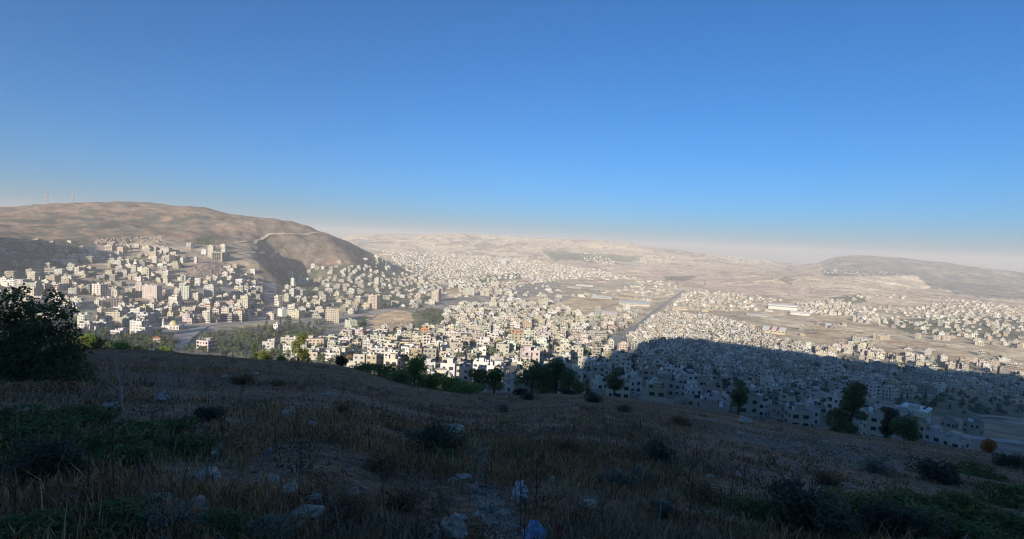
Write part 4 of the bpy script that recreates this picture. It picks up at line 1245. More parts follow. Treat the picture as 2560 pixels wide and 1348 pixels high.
# ------------------------------------------------------------------ roads
M_ASPH = plain_mat("asphalt", (.36, .335, .30), var=0.25, scale=0.08, rough=0.9)
M_TRACK = plain_mat("dirt_track", (.44, .36, .27), var=0.15, scale=0.1, rough=0.95)
M_KERB = plain_mat("road_median", (.42, .40, .36), var=0.15, scale=0.3, rough=0.9)
def ribbon(pts, width, lift=.45, rmin=170, off=0.0):
    W = np.array([hit(x, y, rmin) for (x, y) in pts])[:, :2]
    seg = np.hypot(*np.diff(W, axis=0).T); s = np.concatenate([[0], np.cumsum(seg)])
    si = np.linspace(0, s[-1], max(8, int(s[-1] / 7)))
    cx = pchip(s, W[:, 0], si); cy = pchip(s, W[:, 1], si)
    tx, ty = np.gradient(cx), np.gradient(cy); L = np.hypot(tx, ty); nx, ny = -ty / L, tx / L
    cx, cy = cx + nx * off, cy + ny * off
    V, Q = [], []
    for i in range(len(si)):
        for sgn in (-1, 1):
            x, y = cx[i] + nx[i] * sgn * width / 2, cy[i] + ny[i] * sgn * width / 2
            z = max(float(height(np.array(x), np.array(y))), float(height(np.array(cx[i]), np.array(cy[i])))) + lift
            V += [(x, y, z), (x, y, z - 1.6)]
        if i:
            a, b = (i - 1) * 4, i * 4
            Q += [(a, a + 2, b + 2, b), (a + 1, a, b, b + 1), (a + 2, a + 3, b + 3, b + 2)]
    return np.array(V), np.array(Q), np.stack([cx, cy], -1), np.stack([tx / L, ty / L], -1)
def road(name, pts, width, mat, lift=.45, rmin=170, off=0.0):
    V, Q, c, t = ribbon(pts, width, lift, rmin, off)
    link(name, np_mesh(name, V, Q, mats=[mat]), kind="structure")
    return c, t
MAIN = [(1520, 872), (1548, 848), (1582, 824), (1612, 800), (1640, 776), (1668, 756), (1694, 738), (1712, 725)]
rc_, rt_ = road("main_road", MAIN, 13, M_ASPH)
road("main_road_median", MAIN, 1.4, M_KERB, lift=.75)
for pts, w in [([(428, 874), (455, 852), (480, 832), (500, 818)], 16), ([(500, 818), (540, 812), (600, 808), (690, 807), (740, 800)], 9), ([(815, 752), (860, 750), (900, 744), (930, 738)], 9),
               ([(840, 905), (870, 884), (940, 880), (1000, 878)], 12), ([(1110, 750), (1125, 765), (1140, 772), (1160, 770)], 7), ([(2028, 978), (2060, 962), (2110, 955)], 9), ([(2350, 1088), (2450, 1098), (2560, 1110)], 9),
               ([(1282, 722), (1330, 716), (1400, 706)], 16), ([(1150, 700), (1140, 680), (1120, 660)], 10), ([(1690, 700), (1694, 712)], 14), ([(1460, 848), (1500, 846), (1540, 842)], 9), ([(930, 905), (880, 882), (850, 876), (800, 874)], 11),
               ([(1105, 770), (1130, 800), (1150, 830), (1180, 850)], 9)]:
    road("town_street", pts, w, M_ASPH)
for pts, w in [([(560, 606), (620, 604), (650, 600), (668, 590), (690, 586), (730, 585), (780, 583), (830, 590)], 9), ([(590, 636), (630, 633), (690, 630)], 8), ([(395, 606), (450, 600), (540, 598)], 5),
               ([(2235, 872), (2290, 864), (2330, 862), (2400, 878), (2440, 886)], 7), ([(2440, 1040), (2500, 1043), (2560, 1050)], 5), ([(1490, 772), (1530, 764), (1556, 755)], 14), ([(2030, 822), (2050, 832), (2130, 838)], 7),
               ([(1700, 790), (1800, 784), (1880, 792)], 6), ([(1400, 765), (1460, 772), (1540, 768)], 6), ([(2020, 710), (2026, 720), (2028, 735)], 8), ([(1760, 700), (1762, 712), (1740, 722)], 8), ([(950, 648), (975, 640), (985, 632)], 7),
               ([(965, 676), (985, 664), (1005, 648)], 10), ([(910, 830), (960, 832), (1010, 822), (1040, 815)], 6), ([(925, 800), (945, 786), (975, 778)], 5), ([(1880, 815), (1888, 832), (1890, 845)], 7), ([(1900, 706), (1960, 725), (1975, 740)], 6)]:
    road("dirt_track", pts, w, M_TRACK)

# ------------------------------------------------------------------ the other buildings of the town
# polygon in photo pixels, spacing m, width range, floor range, share built, yaw deg
ZONES = [
    ([(0, 660), (120, 655), (240, 640), (420, 612), (470, 640), (440, 700), (640, 706), (655, 790), (620, 800), (450, 806), (330, 826), (150, 826), (0, 800)], 19, 8.5, 15, 1, 4, .50, 0),
    ([(0, 606), (200, 604), (245, 630), (240, 655), (120, 655), (0, 660)], 27, 9, 15, 1, 4, .55, 0),
    ([(690, 772), (715, 705), (780, 668), (900, 645), (950, 642), (1010, 680), (1100, 700), (1110, 770), (1000, 775), (930, 778), (860, 790), (740, 800)], 21.5, 8, 13, 1, 3, .44, -15),
    ([(955, 628), (1000, 628), (1200, 640), (1330, 650), (1500, 680), (1560, 690), (1400, 700), (1290, 720), (1290, 745), (1110, 745), (1100, 700), (1020, 680)], 22, 9, 16, 1, 3, .50, 5),
    ([(760, 880), (860, 842), (940, 832), (1060, 820), (1110, 770), (1290, 745), (1400, 775), (1480, 790), (1560, 790), (1600, 776), (1560, 832), (1545, 880), (1480, 930), (1300, 985), (1100, 985), (960, 950), (880, 920)], 16, 9, 17, 1, 3, .62, 6),
    ([(1575, 815), (1620, 792), (1660, 785), (1760, 792), (1880, 820), (1960, 866), (2050, 900), (1950, 940), (1700, 930), (1600, 900), (1560, 850)], 9.2, 7, 9.6, 1, 4, .93, 8),
    ([(1480, 905), (1600, 900), (1700, 930), (1950, 940), (2050, 900), (2200, 905), (2560, 950), (2560, 1000), (2350, 985), (2250, 985), (2180, 1010), (2300, 1110), (2100, 1085), (1900, 1055), (1700, 1025), (1500, 990)], 16, 9, 15, 1, 3, .66, 12),
    ([(1290, 740), (1400, 700), (1560, 690), (1700, 700), (1720, 735), (1640, 745), (1560, 780), (1400, 772)], 34, 8, 24, 1, 3, .42, -6),
    ([(1650, 745), (1720, 726), (1860, 740), (1900, 780), (1850, 800), (1700, 784), (1640, 770)], 19, 7, 14, 1, 3, .55, 5),
    ([(1940, 850), (2000, 860), (2140, 852), (2200, 880), (2320, 898), (2450, 915), (2560, 930), (2560, 950), (2200, 905), (2000, 885)], 19, 8, 14, 2, 4, .62, 22),
    ([(1990, 762), (2080, 752), (2140, 765), (2180, 790), (2170, 812), (2100, 795), (2000, 780)], 15, 8, 11, 1, 4, .84, 16),
    ([(2140, 765), (2300, 772), (2340, 745), (2440, 752), (2560, 770), (2560, 880), (2400, 850), (2260, 825), (2180, 812)], 26, 8, 12, 1, 3, .58, 26),
    ([(2050, 736), (2300, 740), (2300, 750), (2050, 754)], 38, 10, 16, 1, 3, .5, 20),
    ([(1980, 800), (2130, 815), (2250, 850), (2560, 890), (2560, 915), (2300, 885), (2130, 870), (1980, 840)], 52, 10, 18, 1, 3, .42, 24),
    ([(1780, 730), (1880, 738), (1960, 752), (1930, 762), (1820, 748)], 30, 9, 14, 1, 3, .6, 14),
    ([(1448, 632), (1490, 634), (1540, 655), (1530, 665), (1460, 652)], 30, 7, 11, 1, 3, .55, 0), ([(1590, 642), (1680, 638), (1700, 655), (1620, 668), (1580, 660)], 30, 7, 11, 1, 3, .55, 0),
    ([(1200, 592), (1290, 596), (1290, 606), (1200, 606)], 30, 7, 11, 1, 3, .55, 0), ([(1325, 594), (1345, 594), (1345, 602), (1325, 602)], 30, 7, 11, 1, 3, .55, 0),
    ([(1800, 638), (1900, 648), (1960, 666), (1830, 658)], 30, 7, 11, 1, 3, .55, 0), ([(2040, 668), (2300, 686), (2270, 698), (2060, 690)], 42, 7, 10, 1, 2, .40, 0),
    ([(1100, 640), (1280, 650), (1380, 664), (1280, 672), (1120, 660)], 30, 7, 11, 1, 3, .55, 0), ([(1380, 660), (1480, 672), (1560, 688), (1440, 690)], 40, 10, 18, 1, 3, .6, 0),
    ([(640, 870), (760, 850), (800, 880), (860, 905), (760, 905), (660, 895)], 18, 8, 13, 1, 3, .55, 0),
    ([(820, 880), (880, 900), (960, 922), (1000, 950), (900, 925), (840, 905)], 17, 8, 12, 1, 3, .8, 8),
]
CLEAR = [f[0] for f in FIELDS] + [[(985, 775), (1060, 770), (1110, 775), (1110, 815), (1035, 825), (960, 835), (910, 820), (920, 790)], [(868, 806), (915, 800), (915, 828), (880, 842)],
         [(2180, 1000), (2560, 1005), (2560, 1052), (2300, 1042)], [(660, 640), (780, 665), (720, 700), (690, 770), (655, 740), (640, 690)], [(690, 690), (760, 700), (800, 735), (770, 740), (720, 700)]]
GRID = {}
def occupied(x, y, r):
    gx, gy = int(x // 40), int(y // 40)
    for i in range(gx - 2, gx + 3):
        for j in range(gy - 2, gy + 3):
            for (a, b, c) in GRID.get((i, j), ()):
                if (a - x) ** 2 + (b - y) ** 2 < (c + r) ** 2: return True
    return False
def occupy(x, y, r):
    GRID.setdefault((int(x // 40), int(y // 40)), []).append((x, y, r))
for f_ in FOOT: occupy(*f_)
rp = np.concatenate([rc_])
for (x, y) in rp: occupy(x, y, 13)
AUTO = []
for zi, (pts, spc, w0, w1, f0, f1, share, yawd) in enumerate(ZONES):
    W = np.array([hit(x, y) for (x, y) in pts])
    c = W[:, :2].mean(0); ext = np.abs(W[:, :2] - c).max() * 1.5
    a = math.radians(-yawd); n = int(ext / spc) + 1
    gi, gj = np.meshgrid(np.arange(-n, n + 1), np.arange(-n, n + 1))
    gi, gj = gi.ravel().astype(float), gj.ravel().astype(float)
    lane = np.zeros(len(gi), bool)
    if spc < 10:
        lane = (np.mod(gi, 9) < .5) | (np.mod(gj + np.round(gi / 9) * 3, 14) < .5)
        jit = .10
    else:
        lane = np.mod(gj, 4) < .5
        jit = .3
    gx = (gi + rng.uniform(-jit, jit, len(gi))) * spc; gy = (gj + rng.uniform(-jit, jit, len(gi))) * spc
    if spc < 10:
        lane &= (rng.random(len(gi)) < .8)
    X = c[0] + gx * math.cos(a) - gy * math.sin(a); Y = c[1] + gx * math.sin(a) + gy * math.cos(a)
    keep = (rng.random(len(X)) < share) & (np.hypot(X, Y) > 190) & ~lane
    X, Y = X[keep], Y[keep]
    Z = height(X, Y)
    qx, qy, qd = project(np.stack([X, Y, Z], -1))
    ok = inpoly(qx, qy, pts) & (qd > 0)
    for cl in CLEAR:
        ok &= ~inpoly(qx, qy, cl)
    X, Y, Z, qx, qy = X[ok], Y[ok], Z[ok], qx[ok], qy[ok]
    nfv = rng.integers(f0, f1 + 1, len(X))
    nfv = np.where((np.hypot(X, Y) < 480), np.minimum(nfv, 3), nfv)
    vis = visible(np.stack([X, Y, Z + nfv * FH], -1), .3)
    for i in range(len(X)):
        if not vis[i]: continue
        w = rng.uniform(w0, w1) * min(1.0, max(.66, np.hypot(X[i], Y[i]) / 620)); d = w * rng.uniform(.55, 1.0) if spc > 10 else rng.uniform(w0, w1)
        R = math.hypot(X[i], Y[i])
        if occupied(X[i], Y[i], max(w, d) * (.42 if spc < 10 else .55)): continue
        occupy(X[i], Y[i], max(w, d) * (.38 if spc < 10 else .5))
        cc_ = random.choices("wctgkyp", (36, 22, 4, 14, 20, 3, 2))[0]
        AUTO.append([X[i], Y[i], Z[i], w, d, int(nfv[i]), a + rng.normal(0, .06 if spc < 10 else .10), cc_, qx[i], qy[i], R, zi])
AUTO.sort(key=lambda t: -(t[3] * t[5] / t[10] ** 2) if t[8] > -20 and t[8] < 2580 else 0)
n_ind = max(0, 300 - len([o for o in bpy.data.objects if o.parent is None and o.get("group") == "buildings of the town"]))
for i, t in enumerate(AUTO[:n_ind]):
    X_, Y_, Z_, w, d, nf, yaw, cc_, qx_, qy_, R, zi = t
    name = "apartment_block" if nf >= 3 else "house"
    e = make_block(name, (X_, Y_, Z_ - .4), yaw, w, d, nf, random.choice(['block', 'balcony', 'plain', 'plain']), tuple(c * random.uniform(.93, 1.06) for c in WALLC[cc_]), i % 23 + 50, R)
    e["category"] = "house" if nf < 3 else "apartment building"; e["group"] = "buildings of the town"
    THINGS.append((e, qx_, qy_ - nf * FH / 2 * FPX / (np.array([X_, Y_, Z_]) @ CF), f"{STORY[nf]} {CNAME[cc_]} {'house' if nf < 3 else 'block'}", "building"))
REST = AUTO[n_ind:]
print("buildings: individual", n_ind, "rest", len(REST))

class Soup:
    def __init__(s): s.V = []; s.Q = []; s.T = []; s.C = []; s.n = 0
    def add(s, V, Q=None, T=None, C=None):
        s.V.append(V)
        if Q is not None: s.Q.append(Q + s.n)
        if T is not None: s.T.append(T + s.n)
        s.C.append(np.broadcast_to(C, (len(V), 3)) if C is not None else np.ones((len(V), 3)))
        s.n += len(V)
    def mesh(s, name, mats, smooth=False):
        return np_mesh(name, np.concatenate(s.V), np.concatenate(s.Q) if s.Q else None, np.concatenate(s.T) if s.T else None, np.concatenate(s.C), smooth, mats)
def boxes(s, cx, cy, z0, z1, w, d, yaw, col, lx=0.0, ly=0.0):
    """Many open-bottom boxes; lx, ly shift the box inside its building's own axes."""
    n = len(cx); ca, sa = np.cos(yaw), np.sin(yaw)
    sx = np.array([-1, 1, 1, -1] * 2) * .5; sy = np.array([-1, -1, 1, 1] * 2) * .5
    ux = sx[None] * np.reshape(w, (-1, 1)) + np.reshape(lx, (-1, 1)); uy = sy[None] * np.reshape(d, (-1, 1)) + np.reshape(ly, (-1, 1))
    ux = np.broadcast_to(ux, (n, 8)); uy = np.broadcast_to(uy, (n, 8))
    Vx = cx[:, None] + ux * ca[:, None] - uy * sa[:, None]; Vy = cy[:, None] + ux * sa[:, None] + uy * ca[:, None]
    Vz = np.where(np.arange(8)[None] < 4, z0[:, None], z1[:, None])
    base = np.array([[4, 5, 6, 7], [0, 1, 5, 4], [1, 2, 6, 5], [2, 3, 7, 6], [3, 0, 4, 7]])
    Q = (base[None] + 8 * np.arange(n)[:, None, None]).reshape(-1, 4)
    s.add(np.stack([Vx, Vy, Vz], -1).reshape(-1, 3), Q, C=np.repeat(col, 8, axis=0))
S = Soup()
A = np.array([[t[0], t[1], t[2], t[3], t[4], t[5], t[6], t[10]] for t in REST])
bc = np.array([WALLC[t[7]] for t in REST]) * rng.uniform(.62, 1.08, (len(REST), 1)) * (1 + rng.normal(0, .025, (len(REST), 3)))
cx, cy, cz, bw, bd, bf, by_, bR = A.T
H_ = bf * FH
boxes(S, cx, cy, cz - 7, cz + H_, bw, bd, by_, bc)
ann = (rng.random(len(REST)) < .65) & (bf > 1) & (bw > 8)
af = np.maximum(1, np.round(bf * rng.uniform(.35, .8, len(REST))))
boxes(S, cx[ann], cy[ann], (cz - 7)[ann], (cz + af * FH)[ann], (bw * .62)[ann], (bd * .55)[ann], by_[ann], (bc * rng.uniform(.8, 1.1, (len(REST), 1)))[ann], (bw * rng.choice([-.42, .42], len(REST)))[ann], (bd * rng.choice([-.4, .3], len(REST)))[ann])
# parapets, stair heads, tanks
t_ = .3
roofc = np.array([.29, .27, .245]) * rng.uniform(.6, 1.4, (len(REST), 1))
nearm = bR < 1700
for (w_, d_, lx, ly) in ((bw, t_ + 0 * bw, 0 * bw, -bd / 2 + .15), (bw, t_ + 0 * bw, 0 * bw, bd / 2 - .15), (t_ + 0 * bw, bd - .6, -bw / 2 + .15, 0 * bw), (t_ + 0 * bw, bd - .6, bw / 2 - .15, 0 * bw)):
    boxes(S, cx[nearm], cy[nearm], (cz + H_)[nearm] - .01, (cz + H_)[nearm] + .85, w_[nearm] + .02, d_[nearm] + .02, by_[nearm], bc[nearm], lx[nearm], ly[nearm])
boxes(S, cx, cy, cz + H_, cz + H_ + .06, bw - .62, bd - .62, by_, roofc)
has = rng.random(len(REST)) < .75
lx_, ly_ = rng.uniform(-.22, .22, len(REST)) * bw, rng.uniform(-.1, .25, len(REST)) * bd
boxes(S, cx[has], cy[has], (cz + H_)[has], (cz + H_ + 2.6)[has], (bw * .32)[has], (bd * .34)[has], by_[has], bc[has] * .95, lx_[has], ly_[has])
for q in range(4):
    has = (rng.random(len(REST)) < .7) & (bR < 2300)
    lx_, ly_ = rng.uniform(-.4, .4, len(REST)) * bw, rng.uniform(-.42, .3, len(REST)) * bd
    tcol = np.where(rng.random((len(REST), 1)) < .5, np.array([[.035, .035, .04]]), np.array([[.70, .69, .67]]))
    boxes(S, cx[has], cy[has], (cz + H_)[has], (cz + H_ + 1.7)[has], np.full(has.sum(), 1.15), np.full(has.sum(), 1.15), by_[has], tcol[has], lx_[has], ly_[has])
# window panes, a little proud of the wall, on all four sides
ca, sa = np.cos(by_), np.sin(by_)
for side in range(4):
    along, depth = (bw, bd) if side % 2 == 0 else (bd, bw)
    nb = np.maximum(2, np.round(along / 3.4)).astype(int)
    ang = by_ + side * math.pi / 2
    ux, uy = np.cos(ang), np.sin(ang); nx, ny = uy, -ux
    for f in range(6):
        for b in range(5):
            m_ = (bf > f) & (nb > b) & (bR < 1900) & (nx * cx + ny * cy < .25 * bR) & (rng.random(len(REST)) < .88)
            if bR.size and not m_.any(): continue
            cw = along / nb
            sm = (-along / 2 + (b + .5) * cw)
            hw = cw * rng.choice([.18, .22, .32], len(REST)); dd = depth / 2 + .03
            zz0 = cz + f * FH + 1.0; zz1 = zz0 + 1.35
            def pt(s, z):
                return np.stack([cx + ux * s + nx * dd, cy + uy * s + ny * dd, z], -1)[m_]
            Vq = np.stack([pt(sm - hw, zz0), pt(sm + hw, zz0), pt(sm + hw, zz1), pt(sm - hw, zz1)], 1).reshape(-1, 3)
            n = m_.sum()
            S.add(Vq, np.arange(4 * n).reshape(-1, 4), C=np.array([[.045, .05, .06]]))
M_SOUP = plain_mat("town_walls", None, attr="col", var=0.08, scale=0.25, rough=0.9)
link("distant_town_houses", S.mesh("distant_town_houses", [M_SOUP]), kind="stuff", label="smaller houses of the town crowded over the valley floor", category="houses")

# garden and terrace walls, parked cars between the houses
SW = Soup(); SCAR = Soup()
wx, wy, ww, wyaw, wh_ = [], [], [], [], []
kx, ky, kyaw = [], [], []
for t in AUTO:
    if t[10] > 1900 or t[11] == 5: continue
    for q in range(2):
        if random.random() < .6:
            a = t[6] + random.choice((0, math.pi / 2)); dd = max(t[3], t[4]) * random.uniform(.62, .8); b = t[6] + random.choice((0, 1, 2, 3)) * math.pi / 2
            wx.append(t[0] + math.cos(b) * dd); wy.append(t[1] + math.sin(b) * dd); ww.append(random.uniform(6, 16)); wyaw.append(b + math.pi / 2); wh_.append(random.uniform(1.0, 2.8))
    if t[10] < 1000 and random.random() < .45:
        b = t[6] + random.choice((0, 1, 2, 3)) * math.pi / 2; dd = max(t[3], t[4]) * .5 + 2.2
        kx.append(t[0] + math.cos(b) * dd); ky.append(t[1] + math.sin(b) * dd); kyaw.append(b + math.pi / 2)
wx, wy = np.array(wx), np.array(wy); wz = height(wx, wy)
boxes(SW, wx, wy, wz - 3, wz + np.array(wh_), np.array(ww), np.full(len(wx), .35), np.array(wyaw), np.array([[.40, .36, .30]]) * rng.uniform(.6, 1.15, (len(wx), 1)))
link("garden_walls", SW.mesh("garden_walls", [M_SOUP]), kind="stuff", label="low garden and terrace walls between the houses of the town")
kx, ky, kyaw = np.array(kx), np.array(ky), np.array(kyaw); kz = height(kx, ky) + .1
pal = np.array([(.62, .62, .61), (.5, .5, .51), (.10, .10, .11), (.35, .06, .05), (.55, .42, .10), (.12, .16, .26)])[rng.integers(0, 6, len(kx))]
boxes(SCAR, kx, ky, kz + .3, kz + .95, np.full(len(kx), 4.3), np.full(len(kx), 1.75), kyaw, pal)
boxes(SCAR, kx, ky, kz + .95, kz + 1.45, np.full(len(kx), 2.1), np.full(len(kx), 1.5), kyaw, np.tile([[.04, .045, .05]], (len(kx), 1)))
boxes(SCAR, kx, ky, kz + 1.44, kz + 1.5, np.full(len(kx), 1.9), np.full(len(kx), 1.45), kyaw, pal)
for wxo in (-1.35, 1.35):
    boxes(SCAR, kx, ky, kz - .05, kz + .55, np.full(len(kx), .62), np.full(len(kx), 1.8), kyaw, np.tile([[.02, .02, .02]], (len(kx), 1)), np.full(len(kx), wxo), np.zeros(len(kx)))
link("parked_cars", SCAR.mesh("parked_cars", [M_SOUP]), kind="stuff", label="parked cars, mere specks between the houses")

# ------------------------------------------------------------------ trees of the town
M_LEAF = plain_mat("leaf_green", None, attr="col", var=0.3, scale=0.8, rough=0.8, spec=0.15)
M_BARK = plain_mat("bark", (.10, .075, .055), var=0.3, scale=6, rough=0.95)
def leaf_cloud(lobes, n, size, col, seed, flat=.5, aspect=1.6, dark=.55):
    """Small leaf faces spread through lobes (x, y, z, rx, ry, rz); colour varies leaf by leaf."""
    r = np.random.default_rng(seed)
    L = np.array(lobes, float)
    vol = (L[:, 3] * L[:, 4] * L[:, 5]) ** .7; k = r.choice(len(L), n, p=vol / vol.sum())
    dirv = r.normal(size=(n, 3)); dirv /= np.linalg.norm(dirv, axis=1)[:, None]
    rad = r.uniform(.35, 1, n) ** .45 * (1 + .16 * np.sin(dirv[:, 0] * 5 + k) * np.cos(dirv[:, 1] * 4 + dirv[:, 2] * 6))
    P = L[k, :3] + dirv * rad[:, None] * L[k, 3:6]
    nrm = dirv * flat + r.normal(size=(n, 3)) * .7; nrm /= np.linalg.norm(nrm, axis=1)[:, None]
    t = np.cross(nrm, r.normal(size=(n, 3))); t /= np.linalg.norm(t, axis=1)[:, None]
    b = np.cross(nrm, t)
    s = size * r.uniform(.6, 1.4, n)[:, None]
    V = np.stack([P - t * s * aspect, P + b * s * .6, P + t * s * aspect, P - b * s * .6], 1).reshape(-1, 3)
    c = np.array(col) * r.uniform(.6, 1.45, (n, 1)) * (1 + r.normal(0, .06, (n, 3)))
    return V, np.arange(4 * n).reshape(-1, 4), np.repeat(np.clip(c, .005, 1), 4, axis=0)
def rand_lobes(r, n, rx, h, base=.25):
    out = []
    for i in range(n):
        a = r.uniform(0, 6.28); q = r.uniform(0, .55) * rx
        s = r.uniform(.38, .62)
        out.append((q * math.cos(a), q * math.sin(a), h * (base + r.uniform(.15, .85) * (1 - base) * .85), rx * s, rx * s, h * s * .45))
    return out
def cypress_lobes(h):
    return [(0, 0, h * .5, h * .10, h * .10, h * .48), (0, 0, h * .35, h * .12, h * .12, h * .3)]
TV = []
GREENC = [(.075, .10, .045), (.09, .11, .05), (.06, .085, .045), (.10, .105, .06), (.065, .09, .055)]
for i in range(10):
    r = np.random.default_rng(200 + i)
    if i < 7:
        TV.append(leaf_cloud(rand_lobes(r, 6, .5, 1.0, .15), 100, .085, GREENC[i % 5], 300 + i, aspect=1.15) + ('broad',))
    else:
        TV.append(leaf_cloud(cypress_lobes(1.0), 60, .075, (.035, .05, .03), 300 + i) + ('cypress',))
TSP = []
def scatter_trees(pts, n, hmin, hmax, cyp=.15, clear=True, rmin=190):
    W = np.array([hit(x, y) for (x, y) in pts])
    lo, hi = W[:, :2].min(0), W[:, :2].max(0)
    got = 0
    for _ in range(12):
        X = rng.uniform(lo[0], hi[0], n * 3); Y = rng.uniform(lo[1], hi[1], n * 3)
        Z = height(X, Y); qx, qy, qd = project(np.stack([X, Y, Z], -1))
        ok = inpoly(qx, qy, pts) & (qd > 0) & (np.hypot(X, Y) > rmin)
        X, Y, Z, qx, qy = X[ok], Y[ok], Z[ok], qx[ok], qy[ok]
        ok = np.ones(len(X), bool)
        for f_ in FIELDS: ok &= ~inpoly(qx, qy, f_[0])
        for x, y, z, a, b in zip(X[ok], Y[ok], Z[ok], qx[ok], qy[ok]):
            h = rng.uniform(hmin, hmax)
            if clear and occupied(x, y, h * .15): continue
            if clear and (a < -30 or a > 2590): continue
            occupy(x, y, h * .12)
            TSP.append((x, y, z, h, rng.random() < cyp, a, b)); got += 1
            if got >= n: return
for gi_, pts in enumerate(GREEN): scatter_trees(pts, 70 if gi_ else 260, 4, 8, .1)
for (zi, n, cyp) in [(0, 320, .2), (1, 60, .1), (2, 700, .25), (3, 520, .2), (4, 950, .25), (5, 40, .6), (6, 380, .3), (7, 70, .2), (8, 40, .2), (9, 50, .3), (11, 320, .2), (13, 30, .2), (23, 20, .2), (14, 20, .1)]:
    scatter_trees(ZONES[zi][0], n, 4.5, 9, cyp, rmin=330)
scatter_trees([(480, 866), (560, 826), (700, 815), (760, 826), (730, 858), (640, 872)], 80, 5, 9, .15)
scatter_trees([(640, 815), (810, 800), (820, 820), (800, 850), (700, 870)], 60, 7, 13, .4)
scatter_trees([(1180, 688), (1300, 684), (1305, 690), (1190, 698)], 90, 8, 12, .9)
scatter_trees([(1190, 700), (1280, 698), (1280, 704), (1190, 706)], 60, 8, 12, .9)
scatter_trees([(485, 592), (540, 588), (535, 612), (480, 614)], 60, 6, 10, .2)
scatter_trees([(430, 540), (560, 548), (540, 556), (440, 552)], 40, 3, 6, 0); scatter_trees([(10, 535), (120, 528), (240, 520), (240, 545), (60, 560)], 60, 3, 6, 0)
scatter_trees([(250, 520), (420, 524), (560, 546), (600, 560), (450, 560), (240, 560)], 60, 2.5, 5, 0)
scatter_trees([(0, 600), (240, 606), (240, 660), (0, 720)], 160, 4, 8, .05)
scatter_trees([(0, 790), (150, 800), (330, 826), (440, 840), (440, 880), (200, 880), (0, 860)], 260, 5, 9, .1)
scatter_trees([(420, 880), (520, 870), (720, 880), (860, 905), (860, 930), (640, 905)], 80, 5, 8, .1)
TSP = [t for t, v in zip(TSP, visible(np.array([(t[0], t[1], t[2] + t[3]) for t in TSP]), .3)) if v]
TSP.sort(key=lambda t: -(t[3] / math.hypot(t[0], t[1])))
tree_me = {}
for i, (V, Q, Cc, kd) in enumerate(TV):
    tr = MB(); tr.tube(0, 0, -.12, .4, .035, .02, 6)
    tree_me[i] = (np_mesh("crown", V, Q, None, Cc, mats=[M_LEAF]), tr.mesh("trunk", M_BARK))
NT = 150
for i, (x, y, z, h, cyp, a, b) in enumerate(TSP[:NT]):
    kk = random.choice((7, 8, 9)) if cyp else random.randrange(7)
    e = link("cypress_tree" if cyp else "town_tree", None, loc=(x, y, z), category="tree", group="trees between the houses")
    e.rotation_euler = (0, 0, random.uniform(0, 6.28)); e.scale = (h, h, h)
    link("crown", tree_me[kk][0], e); link("trunk", tree_me[kk][1], e)
    THINGS.append((e, a, b - 8, "dark slim cypress" if cyp else "small green tree", "tree"))
ST = Soup()
for (x, y, z, h, cyp, a, b) in TSP[NT:]:
    V, Q, Cc, kd = TV[random.choice((7, 8, 9)) if cyp else random.randrange(7)]
    t = random.uniform(0, 6.28); c_, s_ = math.cos(t) * h, math.sin(t) * h
    n = len(Q) if math.hypot(x, y) < 1200 else int(len(Q) * .30)
    sc_ = 1 if n == len(Q) else 1.5
    V = V[:4 * n]
    Vr = np.stack([V[:, 0] * c_ - V[:, 1] * s_ + x, V[:, 0] * s_ + V[:, 1] * c_ + y, V[:, 2] * h + z], -1)
    ST.add(Vr, Q[:n], C=Cc[:4 * n])
SHR = []
for pts, n in [([(-30, 530), (200, 512), (560, 525), (760, 580), (930, 632), (900, 652), (700, 640), (640, 690), (450, 620), (240, 608), (-30, 600)], 2600), ([(1700, 680), (2560, 690), (2560, 760), (2300, 740), (1950, 720)], 700), ([(960, 600), (1700, 610), (1900, 660), (1500, 660), (1000, 630)], 500)]:
    W = np.array([hit(x, y) for (x, y) in pts]); lo, hi = W[:, :2].min(0), W[:, :2].max(0)
    X = rng.uniform(lo[0], hi[0], n * 5); Y = rng.uniform(lo[1], hi[1], n * 5); Z = height(X, Y); qx, qy, qd = project(np.stack([X, Y, Z], -1))
    ok = inpoly(qx, qy, pts) & (qd > 0) & (fbm(X / 90, Y / 90, 3, 77) + .5 * fbm(X / 400, Y / 400, 3, 78) > rng.uniform(-.5, .5, n * 5))
    SHR += list(zip(X[ok][:n], Y[ok][:n], Z[ok][:n]))
rows = []                                               # scrub lines along the terraces of the big hill
for _ in range(190):
    x_p, y_p = rng.uniform(-20, 900), rng.uniform(520, 640)
    if y_p < 515 + max(0, x_p - 450) * .24: continue
    P = hit(x_p, y_p, 1100)
    if 1350 < math.hypot(P[0], P[1]) < 2400: rows.append((P[0], P[1], random.randint(6, 20)))
rows = np.array(rows); x, y = rows[:, 0].copy(), rows[:, 1].copy()
for k_ in range(20):
    gx_, gy_ = height(x + 6, y) - height(x - 6, y), height(x, y + 6) - height(x, y - 6); L = np.hypot(gx_, gy_) + 1e-6
    x = x + gy_ / L * 8 + rng.normal(0, 1.2, len(x)); y = y - gx_ / L * 8 + rng.normal(0, 1.2, len(x))
    on = rows[:, 2] > k_
    SHR += list(zip(x[on], y[on], height(x, y)[on]))
for (x, y, z) in SHR:
    V, Q, Cc, kd = TV[random.randrange(7)]
    h = random.uniform(1.5, 4.0) * (1 if math.hypot(x, y) < 3000 else 2.2); V = V[:4 * 14]
    ST.add(np.stack([V[:, 0] * h * 2.2 + x, V[:, 1] * h * 2.2 + y, V[:, 2] * h + z - h * .2], -1), Q[:14], C=Cc[:56])
link("distant_trees", ST.mesh("distant_trees", [M_LEAF]), kind="stuff", label="distant trees and orchards scattered over town and slopes")
print("town trees", len(TSP))

